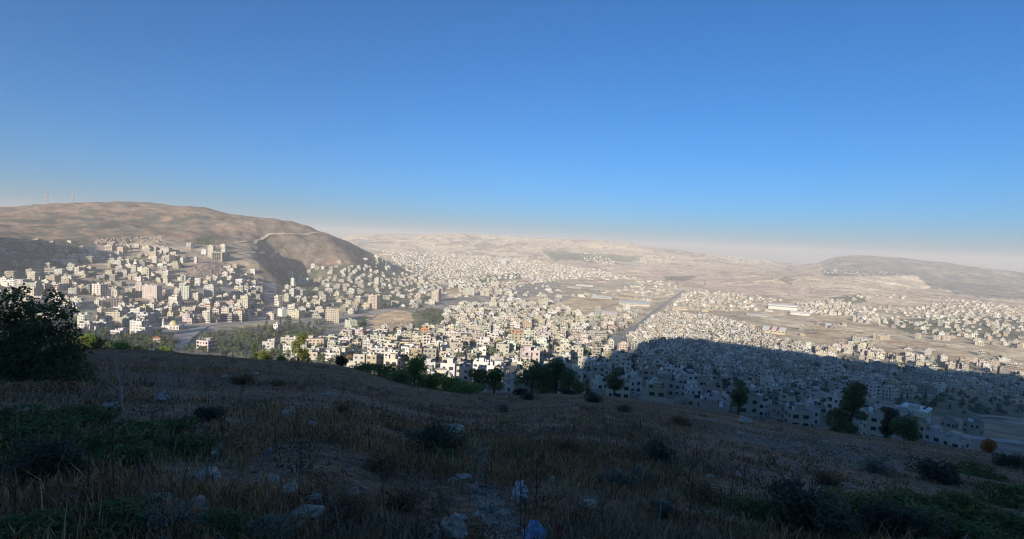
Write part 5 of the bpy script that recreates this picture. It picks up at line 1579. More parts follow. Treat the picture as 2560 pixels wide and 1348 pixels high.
# ------------------------------------------------------------------ cars on the main road
M_CAR = plain_mat("car_paint", None, usecolor=True, var=0.05, rough=0.3, spec=0.5)
M_TYRE = plain_mat("tyre_rubber", (.02, .02, .02), var=0.1)
cb = MB(); cb.box(-2.2, 2.2, -.88, .88, .35, .95, True)
q = len(cb.v)
cb.v += [(-1.7, -.86, .95), (1.1, -.86, .95), (1.1, .86, .95), (-1.7, .86, .95), (-1.2, -.7, 1.48), (.45, -.7, 1.48), (.45, .7, 1.48), (-1.2, .7, 1.48)]
cb.f += [(q + 4, q + 5, q + 6, q + 7)]
CARB = cb.mesh("body", M_CAR)
gb = MB(); gb.v = list(cb.v[q:]); gb.f = [(0, 1, 5, 4), (1, 2, 6, 5), (2, 3, 7, 6), (3, 0, 4, 7)]
CARG = gb.mesh("glazing", M_GLASS)
wh = MB()
for i in range(10):
    a = i * .628; wh.v += [(.33 * math.cos(a), -.1, .33 * math.sin(a)), (.33 * math.cos(a), .1, .33 * math.sin(a))]
for i in range(10): j = (i + 1) % 10; wh.f.append((2 * i, 2 * i + 1, 2 * j + 1, 2 * j))
wh.f += [tuple(2 * i for i in range(9, -1, -1)), tuple(2 * i + 1 for i in range(10))]
WHEEL = wh.mesh("wheel", M_TYRE)
for i in range(20):
    s = int((i + .5) / 20 * (len(rc_) - 2) + random.uniform(-2, 2)); s = max(0, min(len(rc_) - 2, s))
    side = random.choice((-4.6, -2.4, 2.4, 4.6))
    t = rt_[s]; x, y = rc_[s][0] - t[1] * side, rc_[s][1] + t[0] * side
    z = float(height(np.array(rc_[s][0]), np.array(rc_[s][1]))) + .95
    e = link("car", None, loc=(x, y, z), label=f"tiny distant car, {'first' if i == 0 else ORD[i]} car from the near end of the straight main road", category="car", group="cars on the main road")
    e.rotation_euler = (0, 0, math.atan2(t[1], t[0]) + (math.pi if side > 0 else 0))
    o = link("body", CARB, e); o.color = (*random.choice([(.7, .7, .7), (.55, .56, .58), (.1, .1, .11), (.4, .06, .05), (.65, .5, .08), (.12, .16, .25)]), 1)
    link("glazing", CARG, e)
    for (wx, wy) in ((-1.35, -.82), (1.35, -.82), (-1.35, .82), (1.35, .82)): link("wheel", WHEEL, e, loc=(wx, wy, .33))
# ------------------------------------------------------------------ near hillside: shared shapes
M_ROCK = plain_mat("limestone_rock", (.46, .40, .32), var=0.35, scale=5.0, rough=0.95, bump=0.6)
M_TWIG = plain_mat("dead_twig", (.46, .41, .35), var=0.25, scale=8, rough=0.95)
M_GRASS = plain_mat("dry_grass", None, attr="col", var=0.25, scale=1.2, rough=0.9, spec=0.1)
M_NEAR = plain_mat("shrub_leaf", None, attr="col", var=0.25, scale=1.5, rough=0.75, spec=0.2)
_nt = M_NEAR.node_tree; _p = _nt.nodes["Principled BSDF"]
_tl = N(_nt, "ShaderNodeBsdfTranslucent"); _mx = N(_nt, "ShaderNodeMixShader")
_nt.links.new(_p.inputs["Base Color"].links[0].from_socket, _tl.inputs[0]); _mx.inputs[0].default_value = .42
_nt.links.new(_p.outputs[0], _mx.inputs[1]); _nt.links.new(_tl.outputs[0], _mx.inputs[2])
_nt.links.new(_mx.outputs[0], [n for n in _nt.nodes if n.type == 'OUTPUT_MATERIAL'][0].inputs["Surface"])

def limb(mb, pts, r0, r1, n=6):
    pts = [np.array(p, float) for p in pts]
    b = len(mb.v)
    for i, p in enumerate(pts):
        d = pts[min(i + 1, len(pts) - 1)] - pts[max(i - 1, 0)]; d /= np.linalg.norm(d) + 1e-9
        a = np.cross(d, (0.3, 0.9, 0.1)); a /= np.linalg.norm(a) + 1e-9; c = np.cross(d, a)
        r = r0 + (r1 - r0) * i / (len(pts) - 1)
        for k in range(n):
            t = 2 * math.pi * k / n
            mb.v.append(tuple(p + (a * math.cos(t) + c * math.sin(t)) * r))
    for i in range(len(pts) - 1):
        for k in range(n):
            j = (k + 1) % n
            mb.f.append((b + i * n + k, b + i * n + j, b + (i + 1) * n + j, b + (i + 1) * n + k))

def pos_R(x, R):
    """Ground point at range R in the direction of photo column x (near the crest)."""
    d = ray(float(x), 960.0); h = math.hypot(d[0], d[1])
    X_, Y_ = d[0] / h * R, d[1] / h * R
    return np.array([X_, Y_, float(height(np.array(X_), np.array(Y_)))])

def top_h(P, x, ytop):
    d = ray(float(x), float(ytop)); h = math.hypot(d[0], d[1])
    return d[2] / h * math.hypot(P[0], P[1]) - P[2]

FGM = []; FGT = []     # landmarks and things of the hillside

# ------------------------------------------------------------------ pines and bushes along the brow
def pine_parts(h, wd, seed, col, n=3600, shape='pine'):
    r = np.random.default_rng(seed)
    lob = []; tr = MB()
    lean = r.uniform(-.06, .06, 2) * h
    limb(tr, [(0, 0, -.4), (lean[0] * .3, lean[1] * .3, h * .35), (lean[0] * .7, lean[1] * .7, h * .65), (lean[0], lean[1], h * .92)], h * .035 + .03, .03, 7)
    if shape == 'pine':
        m = 15
        for i in range(m):
            z = h * (.10 + .84 * i / (m - 1)); t = max(0, (z / h - .12) / .88)
            q = wd * .5 * (1 - t * .75) * r.uniform(.35, .8) * (1.0 if t > .1 else .8); a = r.uniform(0, 6.28) if i < m - 2 else 0
            s = wd * r.uniform(.16, .27) * (1.15 - t * .45)
            c = (q * math.cos(a) + lean[0] * t, q * math.sin(a) + lean[1] * t, z)
            lob.append((*c, s, s, s * r.uniform(.6, .9)))
            limb(tr, [(lean[0] * t * .8, lean[1] * t * .8, z * .88), ((c[0] + lean[0] * t) / 2, (c[1] + lean[1] * t) / 2, z * .95), c], .035 * h / 5, .012, 5)
    elif shape == 'umbrella':
        for i in range(14):
            a = r.uniform(0, 6.28); q = wd * .5 * r.uniform(.05, .75); z = h * r.uniform(.2, .88) * (1 - .12 * (q / wd))
            s = wd * r.uniform(.16, .26); c = (q * math.cos(a), q * math.sin(a), z)
            lob.append((*c, s, s, s * .75)); limb(tr, [(0, 0, h * .35), (c[0] * .5, c[1] * .5, z * .85), c], .04 * h / 5, .012, 5)
    else:
        for i in range(9):
            a = r.uniform(0, 6.28); q = wd * .5 * r.uniform(0, .62); z = h * r.uniform(.25, .75)
            s = wd * r.uniform(.2, .3); lob.append((q * math.cos(a), q * math.sin(a), z, s, s, min(s, h * .28)))
            limb(tr, [(0, 0, 0), (q * math.cos(a) * .6, q * math.sin(a) * .6, z * .6), (q * math.cos(a), q * math.sin(a), z)], .03, .01, 5)
    V, Q, Cc = leaf_cloud(lob, int(n * 1.6), .0085 * (h + wd) / 2 + .03, col, seed + 1, flat=.3, aspect=2.0)
    return np_mesh("crown", V, Q, None, Cc, mats=[M_NEAR]), tr.mesh("trunk", M_BARK)
def brow_tree(x, ytop, wpx, R, shape, col, name, label, cat, short=None, n=3600, seed=None):
    P = pos_R(x, R); dep = P @ CF
    h = max(.8, top_h(P, x, ytop)); wd = wpx * dep / FPX
    cm, tm = pine_parts(h, wd, seed or int(x), col, n, shape)
    e = link(name, None, loc=(P[0], P[1], P[2] - .1), label=label, category=cat, group="trees and bushes along the brow")
    link("crown", cm, e); link("trunk", tm, e)
    if short: FGM.append((short, x, ytop + 20))
PG = (.24, .31, .09); DG = (.19, .25, .09); DK = (.15, .20, .09); YG = (.20, .22, .06)
for a in [
    (742, 832, 66, 104, 'pine', YG, "pine_tree", "sunlit yellow-green pine standing alone on the brow", "pine tree", "the sunlit pine", 4200),
    (660, 868, 52, 100, 'bush', YG, "round_bush", "round yellow-green bush left of the sunlit pine", "bush", None, 3000),
    (633, 856, 26, 96, 'pine', DK, "pine_tree", "thin dark pine behind the round yellow-green bush", "pine tree", None, 1800),
    (700, 880, 44, 96, 'bush', DG, "round_bush", "low dark bush between round bush and sunlit pine", "bush", None, 2000),
    (852, 886, 34, 76, 'bush', (.14, .10, .055), "round_bush", "brown dried bush on the brow right of the sunlit pine", "bush", None, 2400),
    (905, 908, 92, 76, 'bush', DG, "round_bush", "first dark green bush of the pine thicket", "bush", None, 3000),
    (962, 912, 96, 74, 'bush', DG, "pine_tree", "dark bushy pine at the start of the thicket on the brow", "pine tree", None, 3400),
    (1036, 890, 96, 72, 'pine', PG, "pine_tree", "broadest bright green pine of the thicket on the brow", "pine tree", "the broad thicket pine", 5200),
    (1000, 925, 84, 66, 'bush', DG, "round_bush", "green bush in front of the broad thicket pine", "bush", None, 3000),
    (1085, 930, 104, 70, 'bush', PG, "pine_tree", "bushy green pine right of the broad thicket pine", "pine tree", None, 4200),
    (1128, 940, 96, 66, 'bush', PG, "pine_tree", "low bright green pine in the middle of the thicket", "pine tree", None, 3600),
    (1160, 948, 90, 64, 'bush', PG, "round_bush", "low green bush at the foot of the twin pines", "bush", None, 3000),
    (1196, 914, 66, 78, 'umbrella', DG, "pine_tree", "first of two tall dark pines ending the thicket", "pine tree", "the twin dark pines", 4200),
    (1236, 912, 62, 78, 'umbrella', DG, "pine_tree", "second of two tall dark pines ending the thicket", "pine tree", None, 4000),
    (1330, 898, 100, 88, 'umbrella', DK, "pine_tree", "spreading dark pine before the big white block", "pine tree", "the spreading pine", 4800),
    (1390, 893, 84, 86, 'umbrella', DK, "pine_tree", "tall dark pine right of the spreading pine", "pine tree", None, 4600),
    (1424, 918, 52, 84, 'bush', DK, "pine_tree", "low dark pine close beside the tall dark pine", "pine tree", None, 2600),
    (1468, 946, 18, 92, 'pine', DK, "pine_tree", "small cypress-like pine beside the grey shed roof", "pine tree", None, 1400),
    (1538, 912, 60, 88, 'umbrella', (.16, .21, .11), "pine_tree", "lone pine on the brow between the spreading pine and the mosque", "pine tree", "the lone pine", 4200),
    (1850, 940, 62, 88, 'umbrella', DK, "pine_tree", "dark round-headed pine before the shaded houses", "pine tree", "the round-headed pine", 4400),
    (2130, 955, 104, 84, 'pine', (.16, .21, .10), "pine_tree", "largest dark tree rising over the right slope", "pine tree", "the large dark tree", 7600),
    (2226, 1012, 58, 86, 'umbrella', (.11, .12, .09), "pine_tree", "small dark tree right of the large dark tree", "pine tree", None, 3600),
    (2284, 1040, 74, 82, 'umbrella', DK, "pine_tree", "low spreading tree partly hiding the yellow house", "pine tree", None, 3800),
    (2490, 1098, 46, 92, 'bush', (.42, .22, .08), "round_bush", "rusty orange shrub at the far right of the brow", "bush", "the rusty shrub", 2000),
    (216, 812, 74, 86, 'bush', PG, "round_bush", "light green bush just right of the big dark tree", "bush", None, 4200),
    (250, 832, 70, 86, 'bush', DK, "round_bush", "dark bush next to the light green bush", "bush", None, 3600),
    (200, 838, 84, 84, 'bush', YG, "round_bush", "yellowish bush low beside the big dark tree", "bush", None, 3400),
    (300, 852, 66, 88, 'bush', PG, "round_bush", "green bush on the brow below the stepped white block", "bush", None, 3000),
    (350, 858, 56, 88, 'bush', DG, "round_bush", "low bush on the brow left of the red tiled house", "bush", None, 2400),
    (415, 860, 56, 90, 'bush', PG, "round_bush", "low bush on the brow right of the red tiled house", "bush", None, 2400),
    (1420, 972, 50, 70, 'bush', (.06, .065, .045), "round_bush", "flat grey-green bush under the tall dark pine", "bush", None, 1600),
    (1360, 940, 70, 86, 'bush', DG, "round_bush", "dark bush between the spreading pine and the tall dark pine", "bush", None, 2400),
    (1448, 950, 56, 88, 'bush', DG, "round_bush", "dark bush right of the tall dark pine", "bush", None, 2000),
    (1300, 970, 44, 64, 'bush', (.05, .06, .04), "round_bush", "low dark bush under the spreading pine", "bush", None, 1600)]:
    brow_tree(*a[:9], short=a[9], n=a[10])

# the big tree at the left edge
P0 = pos_R(60, 20.0); dep = P0 @ CF; s = dep / FPX
def px3(x, y, back=0.0):
    d = ray(float(x), float(y)); d = d / (d @ CF)
    return d * (dep + back) - np.array([P0[0], P0[1], P0[2]])
lob = []
r = np.random.default_rng(5)
for (x, y, rad) in [(20, 905, 120), (75, 800, 58), (40, 770, 52), (120, 800, 52), (160, 775, 30), (100, 880, 92), (150, 900, 50), (60, 985, 115), (150, 975, 85), (185, 960, 45), (205, 880, 26), (170, 860, 34), (-60, 850, 130), (-100, 960, 150), (25, 735, 22), (62, 725, 16), (135, 745, 24), (175, 830, 28), (10, 1040, 100), (110, 1035, 80), (190, 1010, 50), (200, 930, 36)]:
    c = px3(x, y, r.uniform(-.6, .8)); q = rad * s
    lob.append((*c, q * .9, q * .9, q * .85))
V, Q, Cc = leaf_cloud(lob, 34000, .036, (.11, .145, .065), 41, flat=.3, aspect=1.5)
e = link("leafy_tree", None, loc=P0, label="big dark leafy tree filling the left edge of the hillside", category="tree")
link("crown", np_mesh("crown", V, Q, None, Cc, mats=[M_NEAR]), e)
tr = MB()
for (x, y) in [(40, 780), (110, 820), (0, 850), (150, 900), (-60, 860)]:
    c = px3(x, y); limb(tr, [(0, 0, -.3), c * .35 + r.normal(0, .08, 3), c * .7 + r.normal(0, .1, 3), c], .11, .02, 7)
link("trunk", tr.mesh("trunk", M_BARK), e)
tw = MB(); V_, Q_, C_ = [], [], []
a_, b_ = px3(92, 745), px3(142, 712)
limb(tw, [a_, (a_ + b_) / 2 + (0, 0, .03), b_], .004, .002, 4)
link("twig", tw.mesh("twig", M_BARK), e)
sl = [(*(a_ + (b_ - a_) * t), .05, .05, .05) for t in np.linspace(0, 1, 9)]
V, Q, Cc = leaf_cloud(sl, 70, .018, (.07, .085, .04), 43)
link("twig_leaves", np_mesh("twig_leaves", V, Q, None, Cc, mats=[M_NEAR]), e, kind="stuff")
FGM.append(("the big dark tree", 90, 880))

# ------------------------------------------------------------------ low shrubs on the slope: six shapes, copied
def shrub_mesh(seed, col, n, leaf, hgt):
    r = np.random.default_rng(seed)
    lob = []
    for i in range(11):
        a = r.uniform(0, 6.28); q = r.uniform(0, .36); s_ = r.uniform(.14, .26)
        lob.append((q * math.cos(a), q * math.sin(a), hgt * r.uniform(.15, .6), s_, s_, hgt * r.uniform(.25, .45)))
    V, Q, Cc = leaf_cloud(lob, n, leaf, col, seed + 9, flat=.2, aspect=1.5)
    st = MB()
    for i in range(14):
        a = r.uniform(0, 6.28); q = r.uniform(.15, .48); z = hgt * r.uniform(.5, 1.0)
        limb(st, [(0, 0, -.05), (q * .45 * math.cos(a), q * .45 * math.sin(a), z * .6), (q * math.cos(a), q * math.sin(a), z)], .010, .003, 4)
    return np_mesh("foliage", V, Q, None, Cc, mats=[M_NEAR]), st.mesh("stem", M_BARK)
SH = {'green': [shrub_mesh(61 + i, (.16, .21, .075), 3200, .022, .42) for i in range(3)], 'grey': [shrub_mesh(71 + i, (.24, .26, .20), 2400, .016, .5) for i in range(3)],
      'dark': [shrub_mesh(81 + i, (.10, .115, .085), 2600, .02, .6) for i in range(2)], 'brown': [shrub_mesh(91 + i, (.22, .15, .09), 2000, .018, .5) for i in range(2)]}
# x, base y, width px, kind
SHRUBS = [(60, 1062, 210, 'green'), (175, 1052, 160, 'green'), (240, 1036, 100, 'green'), (70, 1110, 230, 'green'), (190, 1130, 220, 'green'), (330, 1105, 220, 'green'), (450, 1130, 180, 'green'), (300, 1150, 240, 'green'), (420, 1080, 150, 'green'), (120, 1190, 220, 'dark'), (230, 1060, 130, 'green'),
          (525, 1052, 92, 'dark'), (200, 1340, 260, 'green'), (400, 1330, 230, 'grey'), (540, 1345, 220, 'green'), (680, 1345, 170, 'grey'), (40, 1345, 220, 'green'), (330, 1280, 150, 'green'),
          (1085, 1125, 150, 'dark'), (1110, 1150, 110, 'green'), (1040, 1095, 70, 'grey'), (1640, 1150, 110, 'dark'), (1545, 1215, 130, 'grey'), (1660, 1290, 120, 'grey'), (1600, 1200, 80, 'grey'),
          (2020, 1330, 280, 'dark'), (1900, 1290, 180, 'green'), (2160, 1320, 260, 'green'), (2290, 1290, 240, 'green'), (2430, 1300, 240, 'green'), (2540, 1270, 220, 'green'), (2380, 1345, 260, 'green'), (2520, 1345, 240, 'green'), (2250, 1345, 220, 'dark'),
          (2190, 1180, 110, 'grey'), (2330, 1200, 130, 'dark'), (2450, 1190, 120, 'green'), (2530, 1170, 90, 'dark'), (1260, 1030, 60, 'grey'), (700, 965, 50, 'brown'), (600, 960, 70, 'brown'), (850, 1035, 70, 'brown'),
          (960, 1180, 120, 'brown'), (1010, 1270, 150, 'brown'), (860, 1300, 150, 'brown'), (1420, 1130, 80, 'brown'), (1760, 1250, 130, 'brown'), (1480, 1005, 60, 'dark'), (1560, 1030, 50, 'brown'), (1320, 1000, 50, 'dark'), (1700, 1060, 60, 'brown'), (2060, 1210, 90, 'brown')]
DESC = {'green': "low green leafy shrub", 'grey': "pale grey-green shrub", 'dark': "dark rounded shrub", 'brown': "dry brown shrub"}
for i, (x, y, wpx, kd) in enumerate(SHRUBS):
    P = at(x, y); w = wpx * (P @ CF) / FPX
    cm, sm = SH[kd][i % len(SH[kd])]
    e = link("low_shrub", None, loc=(P[0], P[1], P[2] - .03 * w), category="shrub", group="low shrubs on the hillside")
    e.rotation_euler = (0, 0, i * 1.7); e.scale = (w, w, w * (.85 if kd != 'green' else .6))
    link("foliage", cm, e); link("stem", sm, e, kind="stuff")
    FGT.append((e, x, y, DESC[kd], "shrub"))

# ------------------------------------------------------------------ rocks
def rock_mesh(seed, name="limestone_rock"):
    r = np.random.default_rng(seed)
    n, m = 12, 7
    V = []
    for j in range(m):
        t = math.pi * (j + .5) / m - math.pi / 2
        for i in range(n):
            a = 2 * math.pi * (i + .5 * (j % 2)) / n
            d = np.array([math.cos(t) * math.cos(a), math.cos(t) * math.sin(a), math.sin(t)])
            V.append(d)
    V = np.array(V + [np.array([0, 0, -1.0]), np.array([0, 0, 1.0])])
    pl = r.normal(size=(9, 3)); pl /= np.linalg.norm(pl, axis=1)[:, None]; pl[:, 2] = np.abs(pl[:, 2]) * .8
    for q in pl:                                       # flat breaks
        dd = V @ q; lim = r.uniform(.5, .8)
        V = V - np.maximum(dd - lim, 0)[:, None] * q
    V *= 1 + .09 * r.normal(size=(len(V), 1))
    V *= np.array([1, r.uniform(.6, .9), r.uniform(.55, .8)]) * .5
    F = []
    for j in range(m - 1):
        for i in range(n):
            k = (i + 1) % n
            F.append((j * n + i, j * n + k, (j + 1) * n + k, (j + 1) * n + i))
    me = bpy.data.meshes.new(name)
    F += [(k2, m * n, i2) for i2, k2 in [(i, (i + 1) % n) for i in range(n)]] + [((m - 1) * n + i, (m - 1) * n + (i + 1) % n, m * n + 1) for i in range(n)]
    me.from_pydata([tuple(v) for v in V], [], F); me.materials.append(M_ROCK); me.update()
    return me
RM = [rock_mesh(500 + i) for i in range(9)]; RXY = []
ROCKS = [(823, 990, 28, 18), (770, 1014, 20, 14), (730, 1024, 22, 13), (780, 1066, 22, 22), (717, 1034, 40, 11), (672, 1102, 11, 13), (722, 1104, 16, 12), (524, 1132, 34, 22), (545, 1118, 22, 14), (513, 1190, 50, 30), (540, 1196, 30, 18), (682, 1200, 40, 16), (735, 1180, 26, 20), (725, 1228, 44, 26),
         (882, 1236, 30, 26), (909, 1236, 15, 16), (404, 1248, 60, 20), (496, 1264, 54, 22), (766, 1286, 82, 20), (183, 1250, 28, 16), (60, 1316, 38, 34), (120, 1318, 46, 28), (144, 1266, 20, 12), (487, 1316, 32, 22), (784, 1252, 40, 26), (603, 1142, 13, 10), (955, 981, 11, 8), (1437, 1026, 18, 12), (1520, 1045, 22, 10), (1339, 1102, 25, 15), (1321, 1078, 14, 6), (1375, 1068, 15, 8), (1262, 997, 10, 13),
         (1157, 1196, 42, 12), (1130, 1202, 26, 10), (1188, 1222, 24, 20), (1290, 1250, 30, 20), (1206, 1268, 40, 18), (1262, 1290, 27, 18), (1469, 1266, 44, 28), (1086, 1340, 44, 30), (1208, 1343, 16, 14), (1153, 1296, 32, 14), (1513, 1312, 13, 10), (1382, 1201, 20, 10), (1776, 1196, 21, 15), (1985, 1182, 28, 15), (1933, 1192, 15, 10), (1851, 1085, 17, 9), (1861, 1054, 38, 13), (2061, 1105, 12, 7), (2210, 1126, 11, 10), (2126, 1220, 22, 16), (2103, 1282, 30, 18), (1310, 1270, 20, 13), (1240, 1312, 22, 12), (1288, 1318, 18, 12), (1190, 1290, 24, 14), (640, 935, 16, 8), (560, 942, 14, 8), (1002, 1240, 22, 14), (960, 1260, 18, 12)]
e = link("limestone_boulder", rock_mesh(77, "limestone_boulder"), label="largest grey limestone boulder beside the upper end of the path", category="boulder")
P = at(1127, 1094); w = 66 * (P @ CF) / FPX; e.location = P + np.array([0, .2, w * .16]); e.scale = (w, w, w * .95); e.rotation_euler = (0, .1, .4); FGM.append(("the largest boulder", 1127, 1080))
e = link("limestone_boulder", rock_mesh(79, "limestone_boulder"), label="broad white rock at the bottom edge beside the path", category="boulder")
P = at(1131, 1347); w = 98 * (P @ CF) / FPX; e.location = P + np.array([0, .1, w * .12]); e.scale = (w, w, w * .9); e.rotation_euler = (0, 0, 2.2); FGM.append(("the broad white rock", 1131, 1330))
for i, (x, y, wpx, hpx) in enumerate(ROCKS):
    P = at(x, y); q = (P @ CF) / FPX; w = wpx * q * 1.1; h = hpx * q * 1.5
    e = link("limestone_rock", RM[i % 9], loc=(P[0], P[1], P[2] + h * .12), category="rock", group="loose rocks on the hillside")
    e.scale = (w * 1.2, w * 1.1, max(h * 1.1, .6 * w)); RXY.append((P[0], P[1], w)); e.rotation_euler = (random.uniform(-.2, .2), random.uniform(-.2, .2), random.uniform(0, 6.28))
    FGT.append((e, x, y, ("flat " if hpx < wpx * .4 else "") + ("small " if wpx < 24 else "large " if wpx > 50 else "") + "pale limestone rock", "rock"))
# the little heap of stones by the bare sapling
P = at(268, 1038); q = (P @ CF) / FPX
e = link("stone_pile", None, loc=P, label="little heap of stacked stones at the foot of the bare sapling", category="stone pile")
for i in range(16):
    a = random.uniform(0, 6.28); lv = 0 if i < 8 else (1 if i < 13 else 2)
    o = link("stone", RM[i % 9], e, loc=(random.uniform(-25, 25) * q * (1 - lv * .25), random.uniform(-.15, .15), .06 + lv * 9 * q))
    z = random.uniform(11, 17) * q; o.scale = (z * 1.2, z, z * .9); o.rotation_euler = (0, 0, a)
FGM.append(("the stone heap", 268, 1025))
# scree: the rubble slope and the stones of the path
SR = Soup()
rv = []
for me in RM:
    V = np.array([v.co[:] for v in me.vertices]); T = []
    for p_ in me.polygons:
        v = p_.vertices[:]
        T += [(v[0], v[k], v[k + 1]) for k in range(1, len(v) - 1)]
    rv.append((V, np.array(T)))
lowr = []
for V, T in rv:                                         # coarse versions for small stones
    idx = np.concatenate([np.arange(0, 84, 12)[:7], [84, 85]])
    c = np.array([[1, 0, 0], [.2, .9, .1], [-.9, .3, 0], [-.2, -.9, .1], [.1, .1, .7], [0, 0, -.5]]) * .5 * np.random.default_rng(len(lowr)).uniform(.6, 1.2, (6, 3))
    lowr.append((c, np.array([[0, 1, 4], [1, 2, 4], [2, 3, 4], [3, 0, 4], [1, 0, 5], [2, 1, 5], [3, 2, 5], [0, 3, 5]])))
def scree(pts, n, smin, smax, c=(.38, .355, .32)):
    px_ = np.array(pts); lo, hi = px_.min(0), px_.max(0); got = 0
    while got < n:
        x, y = rng.uniform(lo[0], hi[0]), rng.uniform(lo[1], hi[1])
        if not inpoly(np.array([x]), np.array([y]), pts)[0]: continue
        got += 1
        yield x, y, rng.uniform(smin, smax)
pts_px = list(scree([(1740, 1048), (1900, 1078), (2300, 1128), (2380, 1170), (2200, 1178), (2020, 1150), (1760, 1080)], 520, 3, 9)) + list(scree([(1175, 1120), (1225, 1120), (1215, 1190), (1330, 1345), (1215, 1345), (1165, 1200)], 330, 3, 15)) \
    + list(scree([(500, 960), (900, 960), (900, 1060), (650, 1060)], 110, 3, 10)) + list(scree([(480, 1120), (900, 1120), (960, 1345), (420, 1345)], 260, 4, 18)) + list(scree([(1000, 1000), (2300, 1150), (2300, 1345), (1000, 1345)], 380, 3, 13)) + list(scree([(1330, 1010), (1700, 1040), (1700, 1090), (1330, 1060)], 60, 3, 9))
Dp = ray(np.array([p[0] for p in pts_px]), np.array([p[1] for p in pts_px])); hl = np.hypot(Dp[:, 0], Dp[:, 1])
Rr = np.exp(np.linspace(math.log(2), math.log(130), 420))
G = height((Dp[:, 0] / hl)[:, None] * Rr, (Dp[:, 1] / hl)[:, None] * Rr) - (Dp[:, 2] / hl)[:, None] * Rr
kk = np.where((G > 0).any(1), (G > 0).argmax(1), len(Rr) - 1)
SZ = height(Dp[:, 0] / hl * Rr[kk], Dp[:, 1] / hl * Rr[kk])
for i, (x, y, sz) in enumerate(pts_px):
    R_ = Rr[kk[i]]; X_, Y_ = Dp[i, 0] / hl[i] * R_, Dp[i, 1] / hl[i] * R_
    s_ = sz * R_ / FPX
    V, T = rv[i % 9] if sz > 9 and R_ < 14 else lowr[i % 9]
    t = rng.uniform(0, 6.28); c_, s2 = math.cos(t), math.sin(t)
    Vr = np.stack([(V[:, 0] * c_ - V[:, 1] * s2) * s_ + X_, (V[:, 0] * s2 + V[:, 1] * c_) * s_ + Y_, V[:, 2] * s_ * 1.1 + SZ[i] + s_ * .1], -1)
    SR.add(Vr, T=T, C=np.array([[.38, .33, .27]]) * rng.uniform(.45, 1.1))
M_SCREE = plain_mat("scree_stone", None, attr="col", var=0.25, scale=9, rough=0.95)
link("loose_stones", SR.mesh("loose_stones", [M_SCREE]), kind="stuff", label="loose pale stones along the path and over the rubble slope")

# crags: cliff band, quarry and boulder slope on the big hill
SC = Soup()
for pts, n, s0, s1 in [([(238, 601), (300, 597), (400, 594), (402, 606), (300, 608), (238, 612)], 170, 5, 13), ([(604, 702), (640, 690), (662, 712), (660, 760), (650, 800), (628, 770)], 240, 3, 9), ([(450, 676), (530, 655), (610, 662), (640, 696), (560, 704), (470, 702)], 190, 2.5, 6), ([(668, 650), (700, 660), (735, 690), (720, 700), (680, 675)], 80, 3, 8),
                         ([(560, 575), (700, 590), (830, 600), (900, 640), (760, 645), (640, 640)], 140, 1.5, 4), ([(1930, 690), (1985, 700), (1965, 712), (1930, 702)], 60, 5, 14), ([(930, 795), (1000, 790), (1020, 812), (950, 822)], 60, 1.5, 4)]:
    px_ = np.array(pts); lo, hi = px_.min(0), px_.max(0); got = 0
    while got < n:
        x, y = rng.uniform(lo[0], hi[0]), rng.uniform(lo[1], hi[1])
        if not inpoly(np.array([x]), np.array([y]), pts)[0]: continue
        got += 1
        P = hit(x, y, 500); z = rng.uniform(s0, s1); V, T = lowr[got % 9]
        t = rng.uniform(0, 6.28); c_, s2 = math.cos(t), math.sin(t)
        SC.add(np.stack([(V[:, 0] * c_ - V[:, 1] * s2) * z * 1.5 + P[0], (V[:, 0] * s2 + V[:, 1] * c_) * z * 1.5 + P[1], V[:, 2] * z * 1.5 + P[2]], -1), T=T, C=np.array([[.30, .24, .185]]) * rng.uniform(.6, 1.15))
link("hill_crags", SC.mesh("hill_crags", [M_SCREE]), kind="stuff", label="weathered crags and boulders of the cliff band and rocky spur on the big hill")

# ------------------------------------------------------------------ bare sapling and dead brush
P = at(302, 1034); q = (P @ CF) / FPX; h = 142 * q
e = link("bare_sapling", None, loc=P, label="leafless pale sapling standing before the left brow", category="tree"); FGM.append(("the bare sapling", 302, 950))
tr = MB(); limb(tr, [(0, 0, -.1), (.01, 0, h * .3), (-.02, .01, h * .58)], .034, .022, 7); link("trunk", tr.mesh("trunk", M_TWIG), e)
for (dx, z0, z1, r0) in [(-.16, .55, 1.0, .012), (.15, .5, .92, .011), (-.3, .42, .78, .008), (.05, .58, .97, .009), (.28, .35, .7, .007), (-.2, .3, .52, .006)]:
    br = MB(); p0 = np.array((-.01, 0, h * z0)); p1 = np.array((dx * h, random.uniform(-.1, .1), h * z1)); mid = (p0 + p1) / 2 + np.array((dx * h * .12, 0, -.03))
    limb(br, [p0, mid, p1], r0 * 1.5, .005, 5)
    for t in (.4, .6, .8):
        c = p0 + (p1 - p0) * t; d = np.array((random.uniform(-.2, .2), random.uniform(-.1, .1), random.uniform(.08, .2))) * h
        limb(br, [c, c + d * .6 + (0, 0, .01), c + d], .005, .0018, 4)
    link("branch", br.mesh("branch", M_TWIG), e)
P = at(425, 1002); q = (P @ CF) / FPX
e = link("dead_brush", None, loc=P, label="heap of dead grey brushwood leaning right of the bare sapling", category="dead brush"); FGM.append(("the dead brushwood", 440, 970))
for i in range(26):
    br = MB(); a = random.uniform(-.3, 1.05); L = random.uniform(50, 120) * q; x0 = random.uniform(-50, 30) * q
    d = np.array((math.sin(a), random.uniform(-.5, .5), math.cos(a) * .9)); c = np.array((x0, random.uniform(-.3, .3), -.03))
    limb(br, [c, c + d * L * .5 + (0, 0, .03), c + d * L], .011, .004, 5)
    for t in (.45, .65, .82):
        dd = d + np.random.default_rng(i * 7 + int(t * 10)).normal(0, .45, 3); limb(br, [c + d * L * t, c + d * L * t + dd * L * .22], .004, .0015, 4)
    link("branch", br.mesh("branch", M_TWIG), e)

